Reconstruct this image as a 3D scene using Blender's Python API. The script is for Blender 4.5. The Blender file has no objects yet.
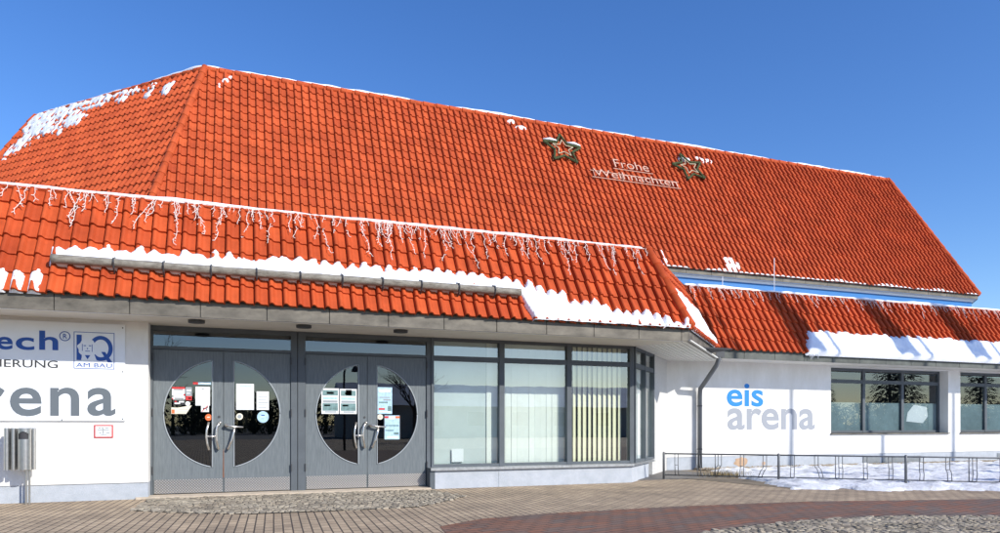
import bpy, bmesh, math, random
from mathutils import Vector, noise
random.seed(7)
R = math.radians
SC = bpy.context.scene
COL = SC.collection

# ------------------------------------------------------------------ camera, sky, sun, exposure
SUN_EL, SUN_AZ = 32.5, 30.0            # azimuth measured from -Y towards +X
PSI = math.atan(700/1880)
cam = bpy.data.cameras.new('camera')
cam.sensor_width = 36.0; cam.lens = 25.2; cam.shift_y = 0.1575
cam.clip_start = 0.05; cam.clip_end = 3000
camo = bpy.data.objects.new('camera', cam); COL.objects.link(camo)
camo.location = (0, 0, 1.127); camo.rotation_euler = (R(90), 0, -PSI)
SC.camera = camo

W = bpy.data.worlds.new('World'); SC.world = W; W.use_nodes = True
wn = W.node_tree; bgn = wn.nodes['Background']
sky = wn.nodes.new('ShaderNodeTexSky'); sky.sky_type = 'NISHITA'; sky.sun_disc = False
sky.sun_elevation = R(SUN_EL); sky.sun_rotation = R(180 - SUN_AZ)
sky.altitude = 0; sky.air_density = 1.0; sky.dust_density = 0.4; sky.ozone_density = 4.0
hs_ = wn.nodes.new('ShaderNodeHueSaturation'); hs_.inputs['Saturation'].default_value = 1.22; hs_.inputs['Hue'].default_value = .511
wn.links.new(sky.outputs[0], hs_.inputs['Color']); wn.links.new(hs_.outputs[0], bgn.inputs[0]); bgn.inputs[1].default_value = 0.15

sl = bpy.data.lights.new('sun', 'SUN'); sl.energy = 4.1; sl.angle = R(0.5); sl.color = (1.0, 0.95, 0.87)
so = bpy.data.objects.new('sun', sl); COL.objects.link(so)
so.rotation_euler = (R(90 - SUN_EL), 0, R(SUN_AZ)); so.location = (0, -20, 30)
vs = SC.view_settings
vs.view_transform = 'Standard'; vs.look = 'None'; vs.gamma = 1; vs.use_curve_mapping = False; vs.exposure = 0.38

# ------------------------------------------------------------------ materials
def lin(r, g, b):
    f = lambda c: (c/255/12.92) if c/255 <= .04045 else ((c/255+.055)/1.055)**2.4
    return (f(r), f(g), f(b))
def mat(name, col, rough=.7, var=.0, scale=6., bump=0., bscale=60., metal=0., stretch=(1,1,1), col2=None, spec=.5):
    m = bpy.data.materials.new(name); m.use_nodes = True
    nt = m.node_tree; N = nt.nodes; L = nt.links
    b = N['Principled BSDF']
    b.inputs['Roughness'].default_value = rough; b.inputs['Metallic'].default_value = metal
    b.inputs['Specular IOR Level'].default_value = spec
    b.inputs['Base Color'].default_value = (*col, 1)
    tc = N.new('ShaderNodeTexCoord')
    mp = N.new('ShaderNodeMapping'); mp.inputs['Scale'].default_value = stretch
    L.new(tc.outputs['Object'], mp.inputs[0])
    if var > 0 or col2:
        nz = N.new('ShaderNodeTexNoise'); nz.inputs['Scale'].default_value = scale; nz.inputs['Detail'].default_value = 8
        nz.inputs['Roughness'].default_value = .65
        L.new(mp.outputs[0], nz.inputs['Vector'])
        rp = N.new('ShaderNodeValToRGB')
        c2 = col2 if col2 else tuple(max(0, c*(1-var)) for c in col)
        c1 = col if col2 else tuple(min(1, c*(1+var*.5)) for c in col)
        rp.color_ramp.elements[0].position = .32; rp.color_ramp.elements[0].color = (*c2, 1)
        rp.color_ramp.elements[1].position = .66; rp.color_ramp.elements[1].color = (*c1, 1)
        L.new(nz.outputs['Fac'], rp.inputs[0]); L.new(rp.outputs[0], b.inputs['Base Color'])
    if bump > 0:
        n2 = N.new('ShaderNodeTexNoise'); n2.inputs['Scale'].default_value = bscale; n2.inputs['Detail'].default_value = 5
        L.new(mp.outputs[0], n2.inputs['Vector'])
        bp = N.new('ShaderNodeBump'); bp.inputs['Strength'].default_value = bump; bp.inputs['Distance'].default_value = .02
        L.new(n2.outputs['Fac'], bp.inputs['Height']); L.new(bp.outputs[0], b.inputs['Normal'])
    return m
def tile_mat(name, col):
    m = mat(name, col, .72, .0, spec=.18)
    nt = m.node_tree; N = nt.nodes; L = nt.links; b = N['Principled BSDF']
    at = N.new('ShaderNodeAttribute'); at.attribute_name = 'var'
    rp = N.new('ShaderNodeValToRGB'); e = rp.color_ramp.elements
    e[0].position = 0; e[0].color = (col[0]*.78, col[1]*.70, col[2]*.75, 1)
    e[1].position = 1; e[1].color = (min(1, col[0]*1.12), col[1]*1.25, col[2]*1.2, 1)
    L.new(at.outputs['Fac'], rp.inputs[0])
    tc = N.new('ShaderNodeTexCoord'); nz = N.new('ShaderNodeTexNoise'); nz.inputs['Scale'].default_value = 1.7; nz.inputs['Detail'].default_value = 10
    nz.inputs['Roughness'].default_value = .7
    L.new(tc.outputs['Object'], nz.inputs['Vector'])
    r2 = N.new('ShaderNodeValToRGB'); r2.color_ramp.elements[0].position = .3; r2.color_ramp.elements[0].color = (.66, .62, .60, 1)
    r2.color_ramp.elements[1].position = .62; r2.color_ramp.elements[1].color = (1, 1, 1, 1)
    L.new(nz.outputs['Fac'], r2.inputs[0])
    mx = N.new('ShaderNodeMix'); mx.data_type = 'RGBA'; mx.blend_type = 'MULTIPLY'; mx.inputs[0].default_value = 1
    L.new(rp.outputs[0], mx.inputs[6]); L.new(r2.outputs[0], mx.inputs[7]); L.new(mx.outputs[2], b.inputs['Base Color'])
    return m
def glass_mat(name, tint=(.80, .88, .86), refl=.10, mult=1.6):
    m = bpy.data.materials.new(name); m.use_nodes = True
    nt = m.node_tree; N = nt.nodes; L = nt.links; N.clear()
    out = N.new('ShaderNodeOutputMaterial'); tr = N.new('ShaderNodeBsdfTransparent'); gl = N.new('ShaderNodeBsdfGlossy')
    tr.inputs[0].default_value = (*tint, 1); gl.inputs['Roughness'].default_value = .004; gl.inputs[0].default_value = (.93, .97, 1, 1)
    lw = N.new('ShaderNodeLayerWeight'); lw.inputs[0].default_value = .5
    fr = N.new('ShaderNodeMath'); fr.operation = 'POWER'; fr.inputs[1].default_value = 5.; L.new(lw.outputs['Facing'], fr.inputs[0])
    ma = N.new('ShaderNodeMath'); ma.operation = 'MULTIPLY_ADD'; ma.inputs[1].default_value = mult; ma.inputs[2].default_value = refl; ma.use_clamp = True
    L.new(fr.outputs[0], ma.inputs[0])
    mx = N.new('ShaderNodeMixShader'); L.new(ma.outputs[0], mx.inputs[0]); L.new(tr.outputs[0], mx.inputs[1]); L.new(gl.outputs[0], mx.inputs[2])
    # slight waviness of the panes
    tc = N.new('ShaderNodeTexCoord'); nz = N.new('ShaderNodeTexNoise'); nz.inputs['Scale'].default_value = 1.3
    bp = N.new('ShaderNodeBump'); bp.inputs['Strength'].default_value = .03; bp.inputs['Distance'].default_value = .02
    L.new(tc.outputs['Object'], nz.inputs['Vector']); L.new(nz.outputs['Fac'], bp.inputs['Height']); L.new(bp.outputs[0], gl.inputs['Normal'])
    L.new(mx.outputs[0], out.inputs[0])
    return m
def brick_mat(name, c1, c2, mortar, bw, bh, rot=0., rough=.85, ms=.012, bump=.5, off=.5, stain=.45):
    m = mat(name, c1, rough)
    nt = m.node_tree; N = nt.nodes; L = nt.links; b = N['Principled BSDF']
    tc = N.new('ShaderNodeTexCoord'); mp = N.new('ShaderNodeMapping'); mp.inputs['Rotation'].default_value = (0, 0, rot)
    L.new(tc.outputs['Object'], mp.inputs[0])
    br = N.new('ShaderNodeTexBrick'); br.inputs['Scale'].default_value = 1; br.offset = off
    br.inputs['Brick Width'].default_value = bw; br.inputs['Row Height'].default_value = bh
    br.inputs['Mortar Size'].default_value = ms; br.inputs['Mortar Smooth'].default_value = .3; br.inputs['Bias'].default_value = 0.
    br.inputs['Color1'].default_value = (*c1, 1); br.inputs['Color2'].default_value = (*c2, 1); br.inputs['Mortar'].default_value = (*mortar, 1)
    L.new(mp.outputs[0], br.inputs['Vector'])
    nz = N.new('ShaderNodeTexNoise'); nz.inputs['Scale'].default_value = 1.1; nz.inputs['Detail'].default_value = 9; nz.inputs['Roughness'].default_value = .7
    L.new(tc.outputs['Object'], nz.inputs['Vector'])
    r2 = N.new('ShaderNodeValToRGB'); k = 1-stain; r2.color_ramp.elements[0].position = .32; r2.color_ramp.elements[0].color = (k, k, k*1.02, 1)
    r2.color_ramp.elements[1].position = .62; r2.color_ramp.elements[1].color = (1, 1, 1, 1)
    L.new(nz.outputs['Fac'], r2.inputs[0])
    mx = N.new('ShaderNodeMix'); mx.data_type = 'RGBA'; mx.blend_type = 'MULTIPLY'; mx.inputs[0].default_value = 1
    L.new(br.outputs['Color'], mx.inputs[6]); L.new(r2.outputs[0], mx.inputs[7]); L.new(mx.outputs[2], b.inputs['Base Color'])
    n3 = N.new('ShaderNodeTexNoise'); n3.inputs['Scale'].default_value = 90; L.new(tc.outputs['Object'], n3.inputs['Vector'])
    ad = N.new('ShaderNodeMath'); ad.operation = 'MULTIPLY_ADD'; ad.inputs[1].default_value = -1.6
    L.new(br.outputs['Fac'], ad.inputs[0]); L.new(n3.outputs['Fac'], ad.inputs[2])
    bp = N.new('ShaderNodeBump'); bp.inputs['Strength'].default_value = bump; bp.inputs['Distance'].default_value = .008
    L.new(ad.outputs[0], bp.inputs['Height']); L.new(bp.outputs[0], b.inputs['Normal'])
    return m

M = {}
M['tile'] = tile_mat('red_roof_tile', (.50, .078, .022))
M['tile_hall'] = tile_mat('red_roof_tile_hall', (.50, .086, .027))
M['snow'] = mat('snow', (.86, .88, .91), .6, .05, 9, .5, 28, spec=.3)
M['wall'] = mat('white_plaster', (.81, .80, .77), .9, .0, 2.2, .35, 140, spec=.2, stretch=(1, 1, .45), col2=(.70, .685, .64))
M['pier'] = mat('rough_grey_plaster', (.60, .59, .56), .95, .15, 30, .5, 120)
M['plinth'] = mat('pale_blue_plinth', (.46, .49, .53), .9, .0, 5.0, .3, 90, col2=(.37, .405, .44))
M['zinc'] = mat('weathered_zinc', (.150, .135, .108), .6, .5, 2.6, .0, 40, .25, (1, 1, 2))
M['zinc_green'] = mat('grey_green_zinc', (.10, .108, .095), .6, .4, 2.0, .0, 40, .25)
M['dark_metal'] = mat('dark_metal', (.05, .052, .055), .5)
M['soffit'] = mat('cream_soffit', (.66, .63, .57), .7, .1, 3)
M['soffit_boards'] = mat('cream_boards', (.70, .69, .64), .6, .06, 3)
M['frame'] = mat('grey_frame_paint', (.11, .125, .137), .65, .12, 3, spec=.12)
M['door'] = mat('weathered_grey_door', (.178, .20, .21), .8, .0, 9, stretch=(5, 5, .45), col2=(.125, .143, .152), spec=.08)
M['kick'] = None
M['steel'] = mat('brushed_steel', (.62, .61, .58), .3, .12, 20, metal=1.)
M['galv'] = mat('galvanised_steel', (.42, .43, .43), .45, .25, 14, metal=.85)
M['rack'] = mat('dull_rack_steel', (.16, .165, .17), .55, .3, 14, metal=.3)
M['rust'] = mat('rust', (.20, .075, .03), .9, .4, 12)
M['handle'] = mat('handle_steel', (.78, .74, .68), .28, metal=.9)
M['glass'] = glass_mat('window_glass', (.72,.78,.79), refl=.12, mult=.8)
M['glass_door'] = glass_mat('door_glass', (.50, .58, .60), refl=.10, mult=.8)
M['glass_bay'] = glass_mat('bay_glass', (.90, .955, .935), refl=.19, mult=.8)
M['dark'] = mat('dark_interior', (.045, .045, .05), .9)
M['floor_in'] = mat('interior_floor', (.12, .11, .10), .6, .2, 3)
M['blind'] = mat('pale_blind', (.80, .82, .76), .9, .04, 5)
M['shade'] = mat('grey_green_shade', (.56, .62, .60), .9, .10, 1.2)
M['blind_y'] = mat('cream_blind', (.84, .80, .58), .9, .04, 5)
M['film'] = mat('frosted_film', (.20, .27, .285), .6, .35, 1.2)
M['white'] = mat('white_board', (.80, .83, .86), .45, .03, 3)
M['blue'] = mat('sign_blue', lin(28, 78, 158), .5)
M['greyl'] = mat('sign_grey', lin(98, 106, 112), .5)
M['black'] = mat('black_print', (.03, .03, .03), .5)
M['ltgrey'] = mat('pale_grey_letter', lin(150, 154, 160), .8)
M['ltblue'] = mat('light_blue_letter', lin(40, 128, 205), .8)
M['red'] = mat('sign_red', (.55, .03, .03), .5)
M['orange'] = mat('sticker_orange', (.70, .15, .04), .5)
M['paper'] = mat('paper_white', (.78, .80, .80), .7, .03, 4)
M['cream'] = mat('paper_cream', (.70, .66, .54), .7)
M['teal'] = mat('print_teal', (.16, .27, .27), .6, .5, 18)
M['ltcyan'] = mat('print_cyan', (.42, .62, .76), .6, .3, 20)
M['pgrey'] = mat('print_grey', (.30, .33, .35), .7)
M['hallblue'] = mat('blue_cladding', (.018, .17, .46), .5, .08, 2)
M['wire'] = mat('white_light_cable', (.74, .63, .58), .6)
M['wire2'] = mat('sign_wire', (.58, .36, .27), .6)
M['gold'] = mat('pale_gold_wire', (.55, .46, .30), .5)
M['garland'] = mat('green_garland', (.055, .075, .025), .9, .5, 30)
M['log'] = mat('weathered_snow_guard', (.135, .115, .09), .8, .0, 6, .5, 60, col2=(.33, .31, .26), stretch=(1, 3, 3))
M['thresh'] = mat('concrete_threshold', (.52, .44, .34), .9, .2, 6, .2, 80)
M['pipe'] = mat('grey_downpipe', (.13, .14, .15), .45, .1, 4)
M['stain'] = mat('bare_orange_patch', (.50, .34, .22), .9, .2, 8)
M['stone'] = mat('cobble_stone', (.37, .34, .28), .85, .35, 7, .4, 60)
def stone_mat():
    m = tile_mat('cobble_stone', (.33, .30, .245)); N = m.node_tree.nodes; L = m.node_tree.links
    e = [n for n in N if n.type == 'VALTORGB'][0].color_ramp.elements
    e[0].color = (.20, .178, .14, 1); e[1].color = (.48, .42, .32, 1)
    N['Principled BSDF'].inputs['Roughness'].default_value = .9
    tc = N.new('ShaderNodeTexCoord'); nz = N.new('ShaderNodeTexNoise'); nz.inputs['Scale'].default_value = 55; nz.inputs['Detail'].default_value = 6
    bp = N.new('ShaderNodeBump'); bp.inputs['Strength'].default_value = .8; bp.inputs['Distance'].default_value = .012
    L.new(tc.outputs['Object'], nz.inputs['Vector']); L.new(nz.outputs['Fac'], bp.inputs['Height']); L.new(bp.outputs[0], N['Principled BSDF'].inputs['Normal'])
    return m
M['stone'] = stone_mat()
M['joint'] = mat('sandy_joint', (.085, .075, .06), .95, .4, 9, .6, 50)
M['gravel'] = mat('gravel_brown', (.40, .33, .24), .9, .4, 9)
M['soil'] = mat('bare_soil', (.20, .16, .11), .95, .4, 5, .8, 20)
M['grass'] = mat('dry_grass', (.27, .20, .08), .9, .4, 6)
M['bark'] = mat('bark', (.07, .055, .045), .9, .3, 8)
M['needles'] = mat('conifer_needles', (.022, .045, .022), .9, .5, 3)
M['shadow_cloth'] = mat('shadow_panel_cloth', (.25, .30, .45), .9)
M['roofgrey'] = mat('flat_roof_grey', (.35, .35, .36), .9, .2, 2)
M['housewall'] = mat('pale_house_wall', (.55, .50, .42), .9, .1, 2)
M['pave'] = brick_mat('beige_pavers', (.53, .405, .265), (.43, .325, .215), (.085, .065, .048), .20, .098, R(92.5), ms=.009, bump=.55)
M['clinker'] = brick_mat('red_clinker', (.27, .115, .062), (.165, .125, .10), (.045, .034, .028), .24, .115, R(-16), ms=.009, bump=.5, stain=.35)
# chequer plate
def kick_mat():
    m = mat('chequer_plate', (.50, .47, .42), .38, metal=.8)
    nt = m.node_tree; N = nt.nodes; L = nt.links; b = N['Principled BSDF']
    tc = N.new('ShaderNodeTexCoord'); mp = N.new('ShaderNodeMapping'); mp.inputs['Rotation'].default_value = (0, R(45), 0)
    L.new(tc.outputs['Object'], mp.inputs[0])
    ck = N.new('ShaderNodeTexVoronoi'); ck.feature = 'F1'; ck.inputs['Scale'].default_value = 34; ck.inputs['Randomness'].default_value = 0.
    L.new(mp.outputs[0], ck.inputs['Vector'])
    rp = N.new('ShaderNodeValToRGB'); rp.color_ramp.elements[0].position = .25; rp.color_ramp.elements[0].color = (.66, .63, .58, 1)
    rp.color_ramp.elements[1].position = .5; rp.color_ramp.elements[1].color = (.30, .28, .26, 1)
    L.new(ck.outputs['Distance'], rp.inputs[0]); L.new(rp.outputs[0], b.inputs['Base Color'])
    bp = N.new('ShaderNodeBump'); bp.invert = True; bp.inputs['Strength'].default_value = .7; bp.inputs['Distance'].default_value = .006
    L.new(ck.outputs['Distance'], bp.inputs['Height']); L.new(bp.outputs[0], b.inputs['Normal'])
    return m
M['kick'] = kick_mat()

# ------------------------------------------------------------------ mesh helpers
class MB:
    def __init__(s): s.v = []; s.f = []; s.attr = None
    def face(s, pts):
        k = len(s.v); s.v += [tuple(p) for p in pts]; s.f.append(tuple(range(k, k+len(pts)))); return s
    def box(s, x0, x1, y0, y1, z0, z1):
        return s.obox((x0, y0, z0), (x1-x0, 0, 0), (0, y1-y0, 0), (0, 0, z1-z0))
    def obox(s, o, a, b, c):
        o, a, b, c = map(Vector, (o, a, b, c)); k = len(s.v)
        for p in (o, o+a, o+a+b, o+b, o+c, o+a+c, o+a+b+c, o+b+c): s.v.append(tuple(p))
        for q in ((0,3,2,1), (4,5,6,7), (0,1,5,4), (1,2,6,5), (2,3,7,6), (3,0,4,7)): s.f.append(tuple(k+i for i in q))
        return s
    def prism(s, poly, z0, z1):
        n = len(poly); k = len(s.v)
        s.v += [(x, y, z0) for x, y in poly] + [(x, y, z1) for x, y in poly]
        s.f.append(tuple(k+n-1-i for i in range(n))); s.f.append(tuple(k+n+i for i in range(n)))
        for i in range(n): j = (i+1) % n; s.f.append((k+i, k+j, k+n+j, k+n+i))
        return s
    def slab(s, pts, d):      # planar polygon extruded along the vector d
        n = len(pts); k = len(s.v); d = Vector(d)
        s.v += [tuple(Vector(p)) for p in pts] + [tuple(Vector(p)+d) for p in pts]
        s.f.append(tuple(k+n-1-i for i in range(n))); s.f.append(tuple(k+n+i for i in range(n)))
        for i in range(n): j = (i+1) % n; s.f.append((k+i, k+j, k+n+j, k+n+i))
        return s
    def tube(s, path, r, n=8, cap=True):
        P = [Vector(p) for p in path]; k = len(s.v); m = len(P)
        rr = r if isinstance(r, (list, tuple)) else [r]*m
        prev = None
        for i, p in enumerate(P):
            t = (P[min(i+1, m-1)] - P[max(i-1, 0)])
            if t.length < 1e-9: t = Vector((0, 0, 1))
            t.normalize()
            if prev is None:
                a = t.orthogonal().normalized()
            else:
                a = (prev - t*prev.dot(t))
                a = a.normalized() if a.length > 1e-6 else t.orthogonal().normalized()
            prev = a; b = t.cross(a)
            for j in range(n):
                an = 2*math.pi*j/n
                s.v.append(tuple(p + (a*math.cos(an)+b*math.sin(an))*rr[i]))
        for i in range(m-1):
            for j in range(n):
                q = (j+1) % n; s.f.append((k+i*n+j, k+i*n+q, k+(i+1)*n+q, k+(i+1)*n+j))
        if cap:
            s.f.append(tuple(k+n-1-j for j in range(n))); s.f.append(tuple(k+(m-1)*n+j for j in range(n)))
        return s
    def disc(s, c, ax, az, r, d, n=24, ry=None):
        c, ax, az = Vector(c), Vector(ax), Vector(az)
        pts = [c + ax*(r*math.cos(2*math.pi*i/n)) + az*((ry or r)*math.sin(2*math.pi*i/n)) for i in range(n)]
        return s.slab(pts, d)
    def build(s, name, m, parent=None, smooth=False, bevel=0):
        off = wloc(parent)
        me = bpy.data.meshes.new(name); me.from_pydata([(x-off[0], y-off[1], z-off[2]) for x, y, z in s.v], [], s.f)
        if s.attr is not None:
            a = me.attributes.new('var', 'FLOAT', 'FACE'); a.data.foreach_set('value', s.attr)
        bm = bmesh.new(); bm.from_mesh(me)
        bmesh.ops.recalc_face_normals(bm, faces=bm.faces) if (s.attr is None and len(s.f) > 1) else None
        bm.to_mesh(me); bm.free()
        return link(name, me, m, parent, smooth, bevel)
def wloc(o):
    x = Vector((0, 0, 0))
    while o is not None: x += o.location; o = o.parent
    return x
def link(name, me, m, parent=None, smooth=False, bevel=0):
    me.materials.clear()
    if m: me.materials.append(m)
    if smooth:
        me.polygons.foreach_set('use_smooth', [True]*len(me.polygons))
    o = bpy.data.objects.new(name, me); COL.objects.link(o); o.parent = parent
    if bevel:
        md = o.modifiers.new('bevel', 'BEVEL'); md.width = bevel; md.segments = 2; md.limit_method = 'ANGLE'
    return o
def thing(name, loc, label, cat, group=None):
    o = bpy.data.objects.new(name, None); COL.objects.link(o); o.location = loc
    o.empty_display_size = .2
    return tag(o, label, cat, group)
def tag(o, label, cat, group=None, kind=None):
    o['label'] = label; o['category'] = cat
    if group: o['group'] = group
    if kind: o['kind'] = kind
    return o
def struct(o, kind='structure'):
    o['kind'] = kind; return o
def sdesc(o, label, cat, kind):
    o['label'] = label; o['category'] = cat; o['kind'] = kind; return o
def centre(o):
    """move a parentless mesh's origin to the middle of its base"""
    me = o.data; n = len(me.vertices)
    co = [v.co.copy() for v in me.vertices]
    c = Vector((sum(v.x for v in co)/n, sum(v.y for v in co)/n, min(v.z for v in co)))
    me.transform(__import__('mathutils').Matrix.Translation(-c)); o.location = c
    return o

def text_mb(txt, O, ex, ez, w, h, ext=.006, bold=0., shear=0.):
    """lettering fitted to a w x h box whose lower left corner is O; returns a raised mesh"""
    cu = bpy.data.curves.new('t', 'FONT'); cu.body = txt; cu.size = 1; cu.offset = bold; cu.resolution_u = 5; cu.shear = shear
    o = bpy.data.objects.new('t', cu); COL.objects.link(o)
    dg = bpy.context.evaluated_depsgraph_get(); dg.update()
    me = bpy.data.meshes.new_from_object(o.evaluated_get(dg))
    bpy.data.objects.remove(o); bpy.data.curves.remove(cu)
    xs = [v.co.x for v in me.vertices]; ys = [v.co.y for v in me.vertices]
    x0, x1, y0, y1 = min(xs), max(xs), min(ys), max(ys)
    O, ex, ez = Vector(O), Vector(ex), Vector(ez); nrm = ex.cross(ez)
    bm = bmesh.new(); bm.from_mesh(me)
    for v in bm.verts:
        v.co = O + ex*((v.co.x-x0)/(x1-x0)*w) + ez*((v.co.y-y0)/(y1-y0)*h) + nrm*ext
    r = bmesh.ops.extrude_face_region(bm, geom=bm.faces[:])
    for g in r['geom']:
        if isinstance(g, bmesh.types.BMVert): g.co -= nrm*(ext+.001)
    b = MB(); bm.verts.index_update()
    b.v = [tuple(v.co) for v in bm.verts]; b.f = [tuple(v.index for v in f.verts) for f in bm.faces]
    bm.free(); bpy.data.meshes.remove(me)
    return b
def pane(x0, x1, y, z0, z1):
    return MB().face([(x0, y, z0), (x1, y, z0), (x1, y, z1), (x0, y, z1)])
def merge(*bs):
    m = MB()
    for b in bs:
        k = len(m.v); m.v += b.v; m.f += [tuple(i+k for i in f) for f in b.f]
    return m

# ------------------------------------------------------------------ roof tiles
TW, TH = .2, .31
PROF = [(0, -.022), (.04, -.022), (.045, .022), (.09, .044), (.16, .055), (.24, .056), (.32, .047), (.40, .026), (.47, .006), (.64, -.002), (.90, 0), (.95, -.008)]
def unit(v): return Vector(v).normalized()
def tile_face(A, e, g, u0, u1, L, cuts, var_seed=1):
    rnd = random.Random(var_seed)
    A, e, g = Vector(A), unit(e), unit(g); n = e.cross(g).normalized()
    mb = MB(); mb.attr = []
    i0, i1 = math.floor(u0/TW), math.ceil(u1/TW)
    cols = []
    for i in range(i0, i1):
        for s, h in PROF: cols.append(((i+s)*TW, h, i))
    cols.append((i1*TW, -.024, i1))
    nc = len(cols); k = 0; v = -.05
    jit = {}
    while v < L - .02:
        v1 = min(v+TH+.015, L)
        base = len(mb.v)
        for (vv, lift, dn) in ((v, .034, .030), (v, .034, 0), (v+.015, .036, 0), (v1, .002, 0)):
            for (u, h, i) in cols:
                j = jit.setdefault((k, i), (rnd.uniform(-.004, .004), rnd.uniform(-.006, .006)))
                p = A + e*u + g*(vv + j[1]) + n*(h*(1.0 if vv < v1-.05 else .9) + lift - dn + j[0])
                mb.v.append(tuple(p))
        tv = {}
        for r in range(3):
            for c in range(nc-1):
                i = cols[c][2]
                if i not in tv: tv[i] = min(1, max(0, rnd.gauss(.6, .17)))
                a = base + r*nc + c
                mb.f.append((a, a+1, a+nc+1, a+nc)); mb.attr.append(tv[i])
        v += TH; k += 1
    # clip at hips and valleys
    me = bpy.data.meshes.new('tmp'); me.from_pydata(mb.v, [], mb.f)
    at = me.attributes.new('var', 'FLOAT', 'FACE'); at.data.foreach_set('value', mb.attr)
    bm = bmesh.new(); bm.from_mesh(me)
    for co, no in cuts:
        bmesh.ops.bisect_plane(bm, geom=bm.verts[:]+bm.edges[:]+bm.faces[:], plane_co=co, plane_no=no, clear_outer=True)
    la = bm.faces.layers.float['var']
    out = MB(); bm.verts.index_update()
    out.v = [tuple(x.co) for x in bm.verts]; out.f = [tuple(x.index for x in f.verts) for f in bm.faces]; out.attr = [f[la] for f in bm.faces]
    bm.free(); bpy.data.meshes.remove(me)
    return out
def merge_t(*bs):
    m = merge(*bs); m.attr = sum((b.attr for b in bs), []); return m
def hip_tiles(p, q, r=.085, step=.36):
    p, q = Vector(p), Vector(q); d = q-p; L = d.length; d.normalize(); mb = MB(); t = -.04
    rnd = random.Random(3)
    while t < L:
        t2 = min(t+step+.04, L+.03)
        mb.tube([p+d*t, p+d*(t+.02), p+d*t2], [r*1.12, r*1.12, r*.9], 14); t += step
    mb.attr = [rnd.uniform(.45, .9) for _ in mb.f]
    return mb

# ------------------------------------------------------------------ snow lying on a slope (or on the ground)
def snow_patch(A, e, g, u0, u1, v0, v1, res, func, T, base=.03, seed=0.):
    A, e, g = Vector(A), unit(e), unit(g); n = e.cross(g).normalized()
    nu, nv = int((u1-u0)/res)+1, int((v1-v0)/res)+1
    F = {}
    for i in range(nu+1):
        for j in range(nv+1):
            F[i, j] = func(u0+i*res, v0+j*res)
    mb = MB(); idx = {}
    def vert(i, j):
        if (i, j) in idx: return idx[i, j]
        f = F[i, j]; u, v = u0+i*res, v0+j*res
        if f <= 0: h = -.012
        else:
            h = base + T*min(1., math.sqrt(f/.10))*(.8+.45*noise.noise((u*3.1+seed, v*3.1, seed))) + .012*noise.noise((u*13, v*13, seed))
        p = A + e*u + g*v + n*h; idx[i, j] = len(mb.v); mb.v.append(tuple(p)); return idx[i, j]
    for i in range(nu):
        for j in range(nv):
            if max(F[i, j], F[i+1, j], F[i, j+1], F[i+1, j+1]) > 0:
                mb.f.append((vert(i, j), vert(i+1, j), vert(i+1, j+1), vert(i, j+1)))
    return mb
def fb(u, v, s=0., o=3):
    return noise.fractal((u, v, s), 1.0, 2.0, o)

# ================================================================== GROUND
def sheet(name, poly, z, m):
    return struct(MB().face([(x, y, z) for x, y in poly]).build(name, m))
M['square'] = mat('damp_asphalt_with_snow', (.10, .10, .10), .9, .0, .12, col2=(.16, .155, .15))
M['farsnow'] = mat('trodden_snow', (.74, .77, .82), .8, .25, .5, .5, 4)
sheet('ground', [(-700, -700), (700, -700), (700, 900), (-700, 900)], -.02, M['square'])
sheet('pavement', [(-30, -30), (60, -30), (60, 12.5), (9.9, 13.2), (9.6, 14.6), (-14, 14.6)], 0, M['pave'])
band = [(1.7, -6), (1.9, 6.4), (2.06, 7.42), (2.7, 7.85), (3.6, 8.02), (5.5, 8.1), (7.69, 7.95), (10.71, 7.2), (16, 5.4), (30, 0), (30, -6)]
sheet('clinker_path', band, .004, M['clinker'])
# cobblestones: real setts on a dark bed
def setts(name, poly, z, size, seed):
    rnd = random.Random(seed); mb = MB(); va = []
    xs = [p[0] for p in poly]; ys = [p[1] for p in poly]
    def inside(x, y):
        c = False; n = len(poly)
        for i in range(n):
            (xa, ya), (xb, yb) = poly[i], poly[(i+1) % n]
            if (ya > y) != (yb > y) and x < (xb-xa)*(y-ya)/(yb-ya)+xa: c = not c
        return c
    y = min(ys); row = 0
    while y < max(ys):
        x = min(xs) - rnd.uniform(0, size)
        while x < max(xs):
            w = size*rnd.uniform(.85, 1.25)
            wob = .08*math.sin(x*1.7+1)
            cx, cy = x+w/2, y+size/2+wob
            if inside(cx, cy) and math.hypot(cx-1, cy-2) < 16:
                hw, hd = w*.46*rnd.uniform(.9, 1), size*.455*rnd.uniform(.88, 1.0); zt = z+.007+rnd.uniform(-.003, .004)
                a = rnd.uniform(-.08, .08); ca, sa = math.cos(a), math.sin(a); k = len(mb.v)
                tx, ty = rnd.uniform(-.006, .006), rnd.uniform(-.006, .006)
                for sc, zz in ((1.0, z-.01), (.98, zt-.006), (.88, zt)):
                    for px, py in ((-1, -.7), (-.7, -1), (.7, -1), (1, -.7), (1, .7), (.7, 1), (-.7, 1), (-1, .7)):
                        X, Y = px*hw*sc, py*hd*sc
                        mb.v.append((cx+X*ca-Y*sa, cy+X*sa+Y*ca, zz+(tx*px+ty*py if zz > z else 0)))
                for r in range(2):
                    for i in range(8): j = (i+1) % 8; mb.f.append((k+r*8+i, k+r*8+j, k+r*8+8+j, k+r*8+8+i))
                mb.f.append(tuple(k+16+i for i in range(8))); tone = min(1, max(0, rnd.gauss(.5, .28))); va += [tone]*17
            x += w
        y += size; row += 1
    bed = sheet(name+'_bed', poly, z, M['joint'])
    mb.attr = va
    return struct(mb.build(name, M['stone']))
setts('cobblestones', [(-1.28, 11.62), (-1.3, 10.15), (-.6, 9.6), (.12, 9.25), (1.1, 9.2), (2.27, 9.25), (2.7, 9.66), (3.3, 10.35), (3.02, 11.6)], .008, .078, 4)
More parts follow.
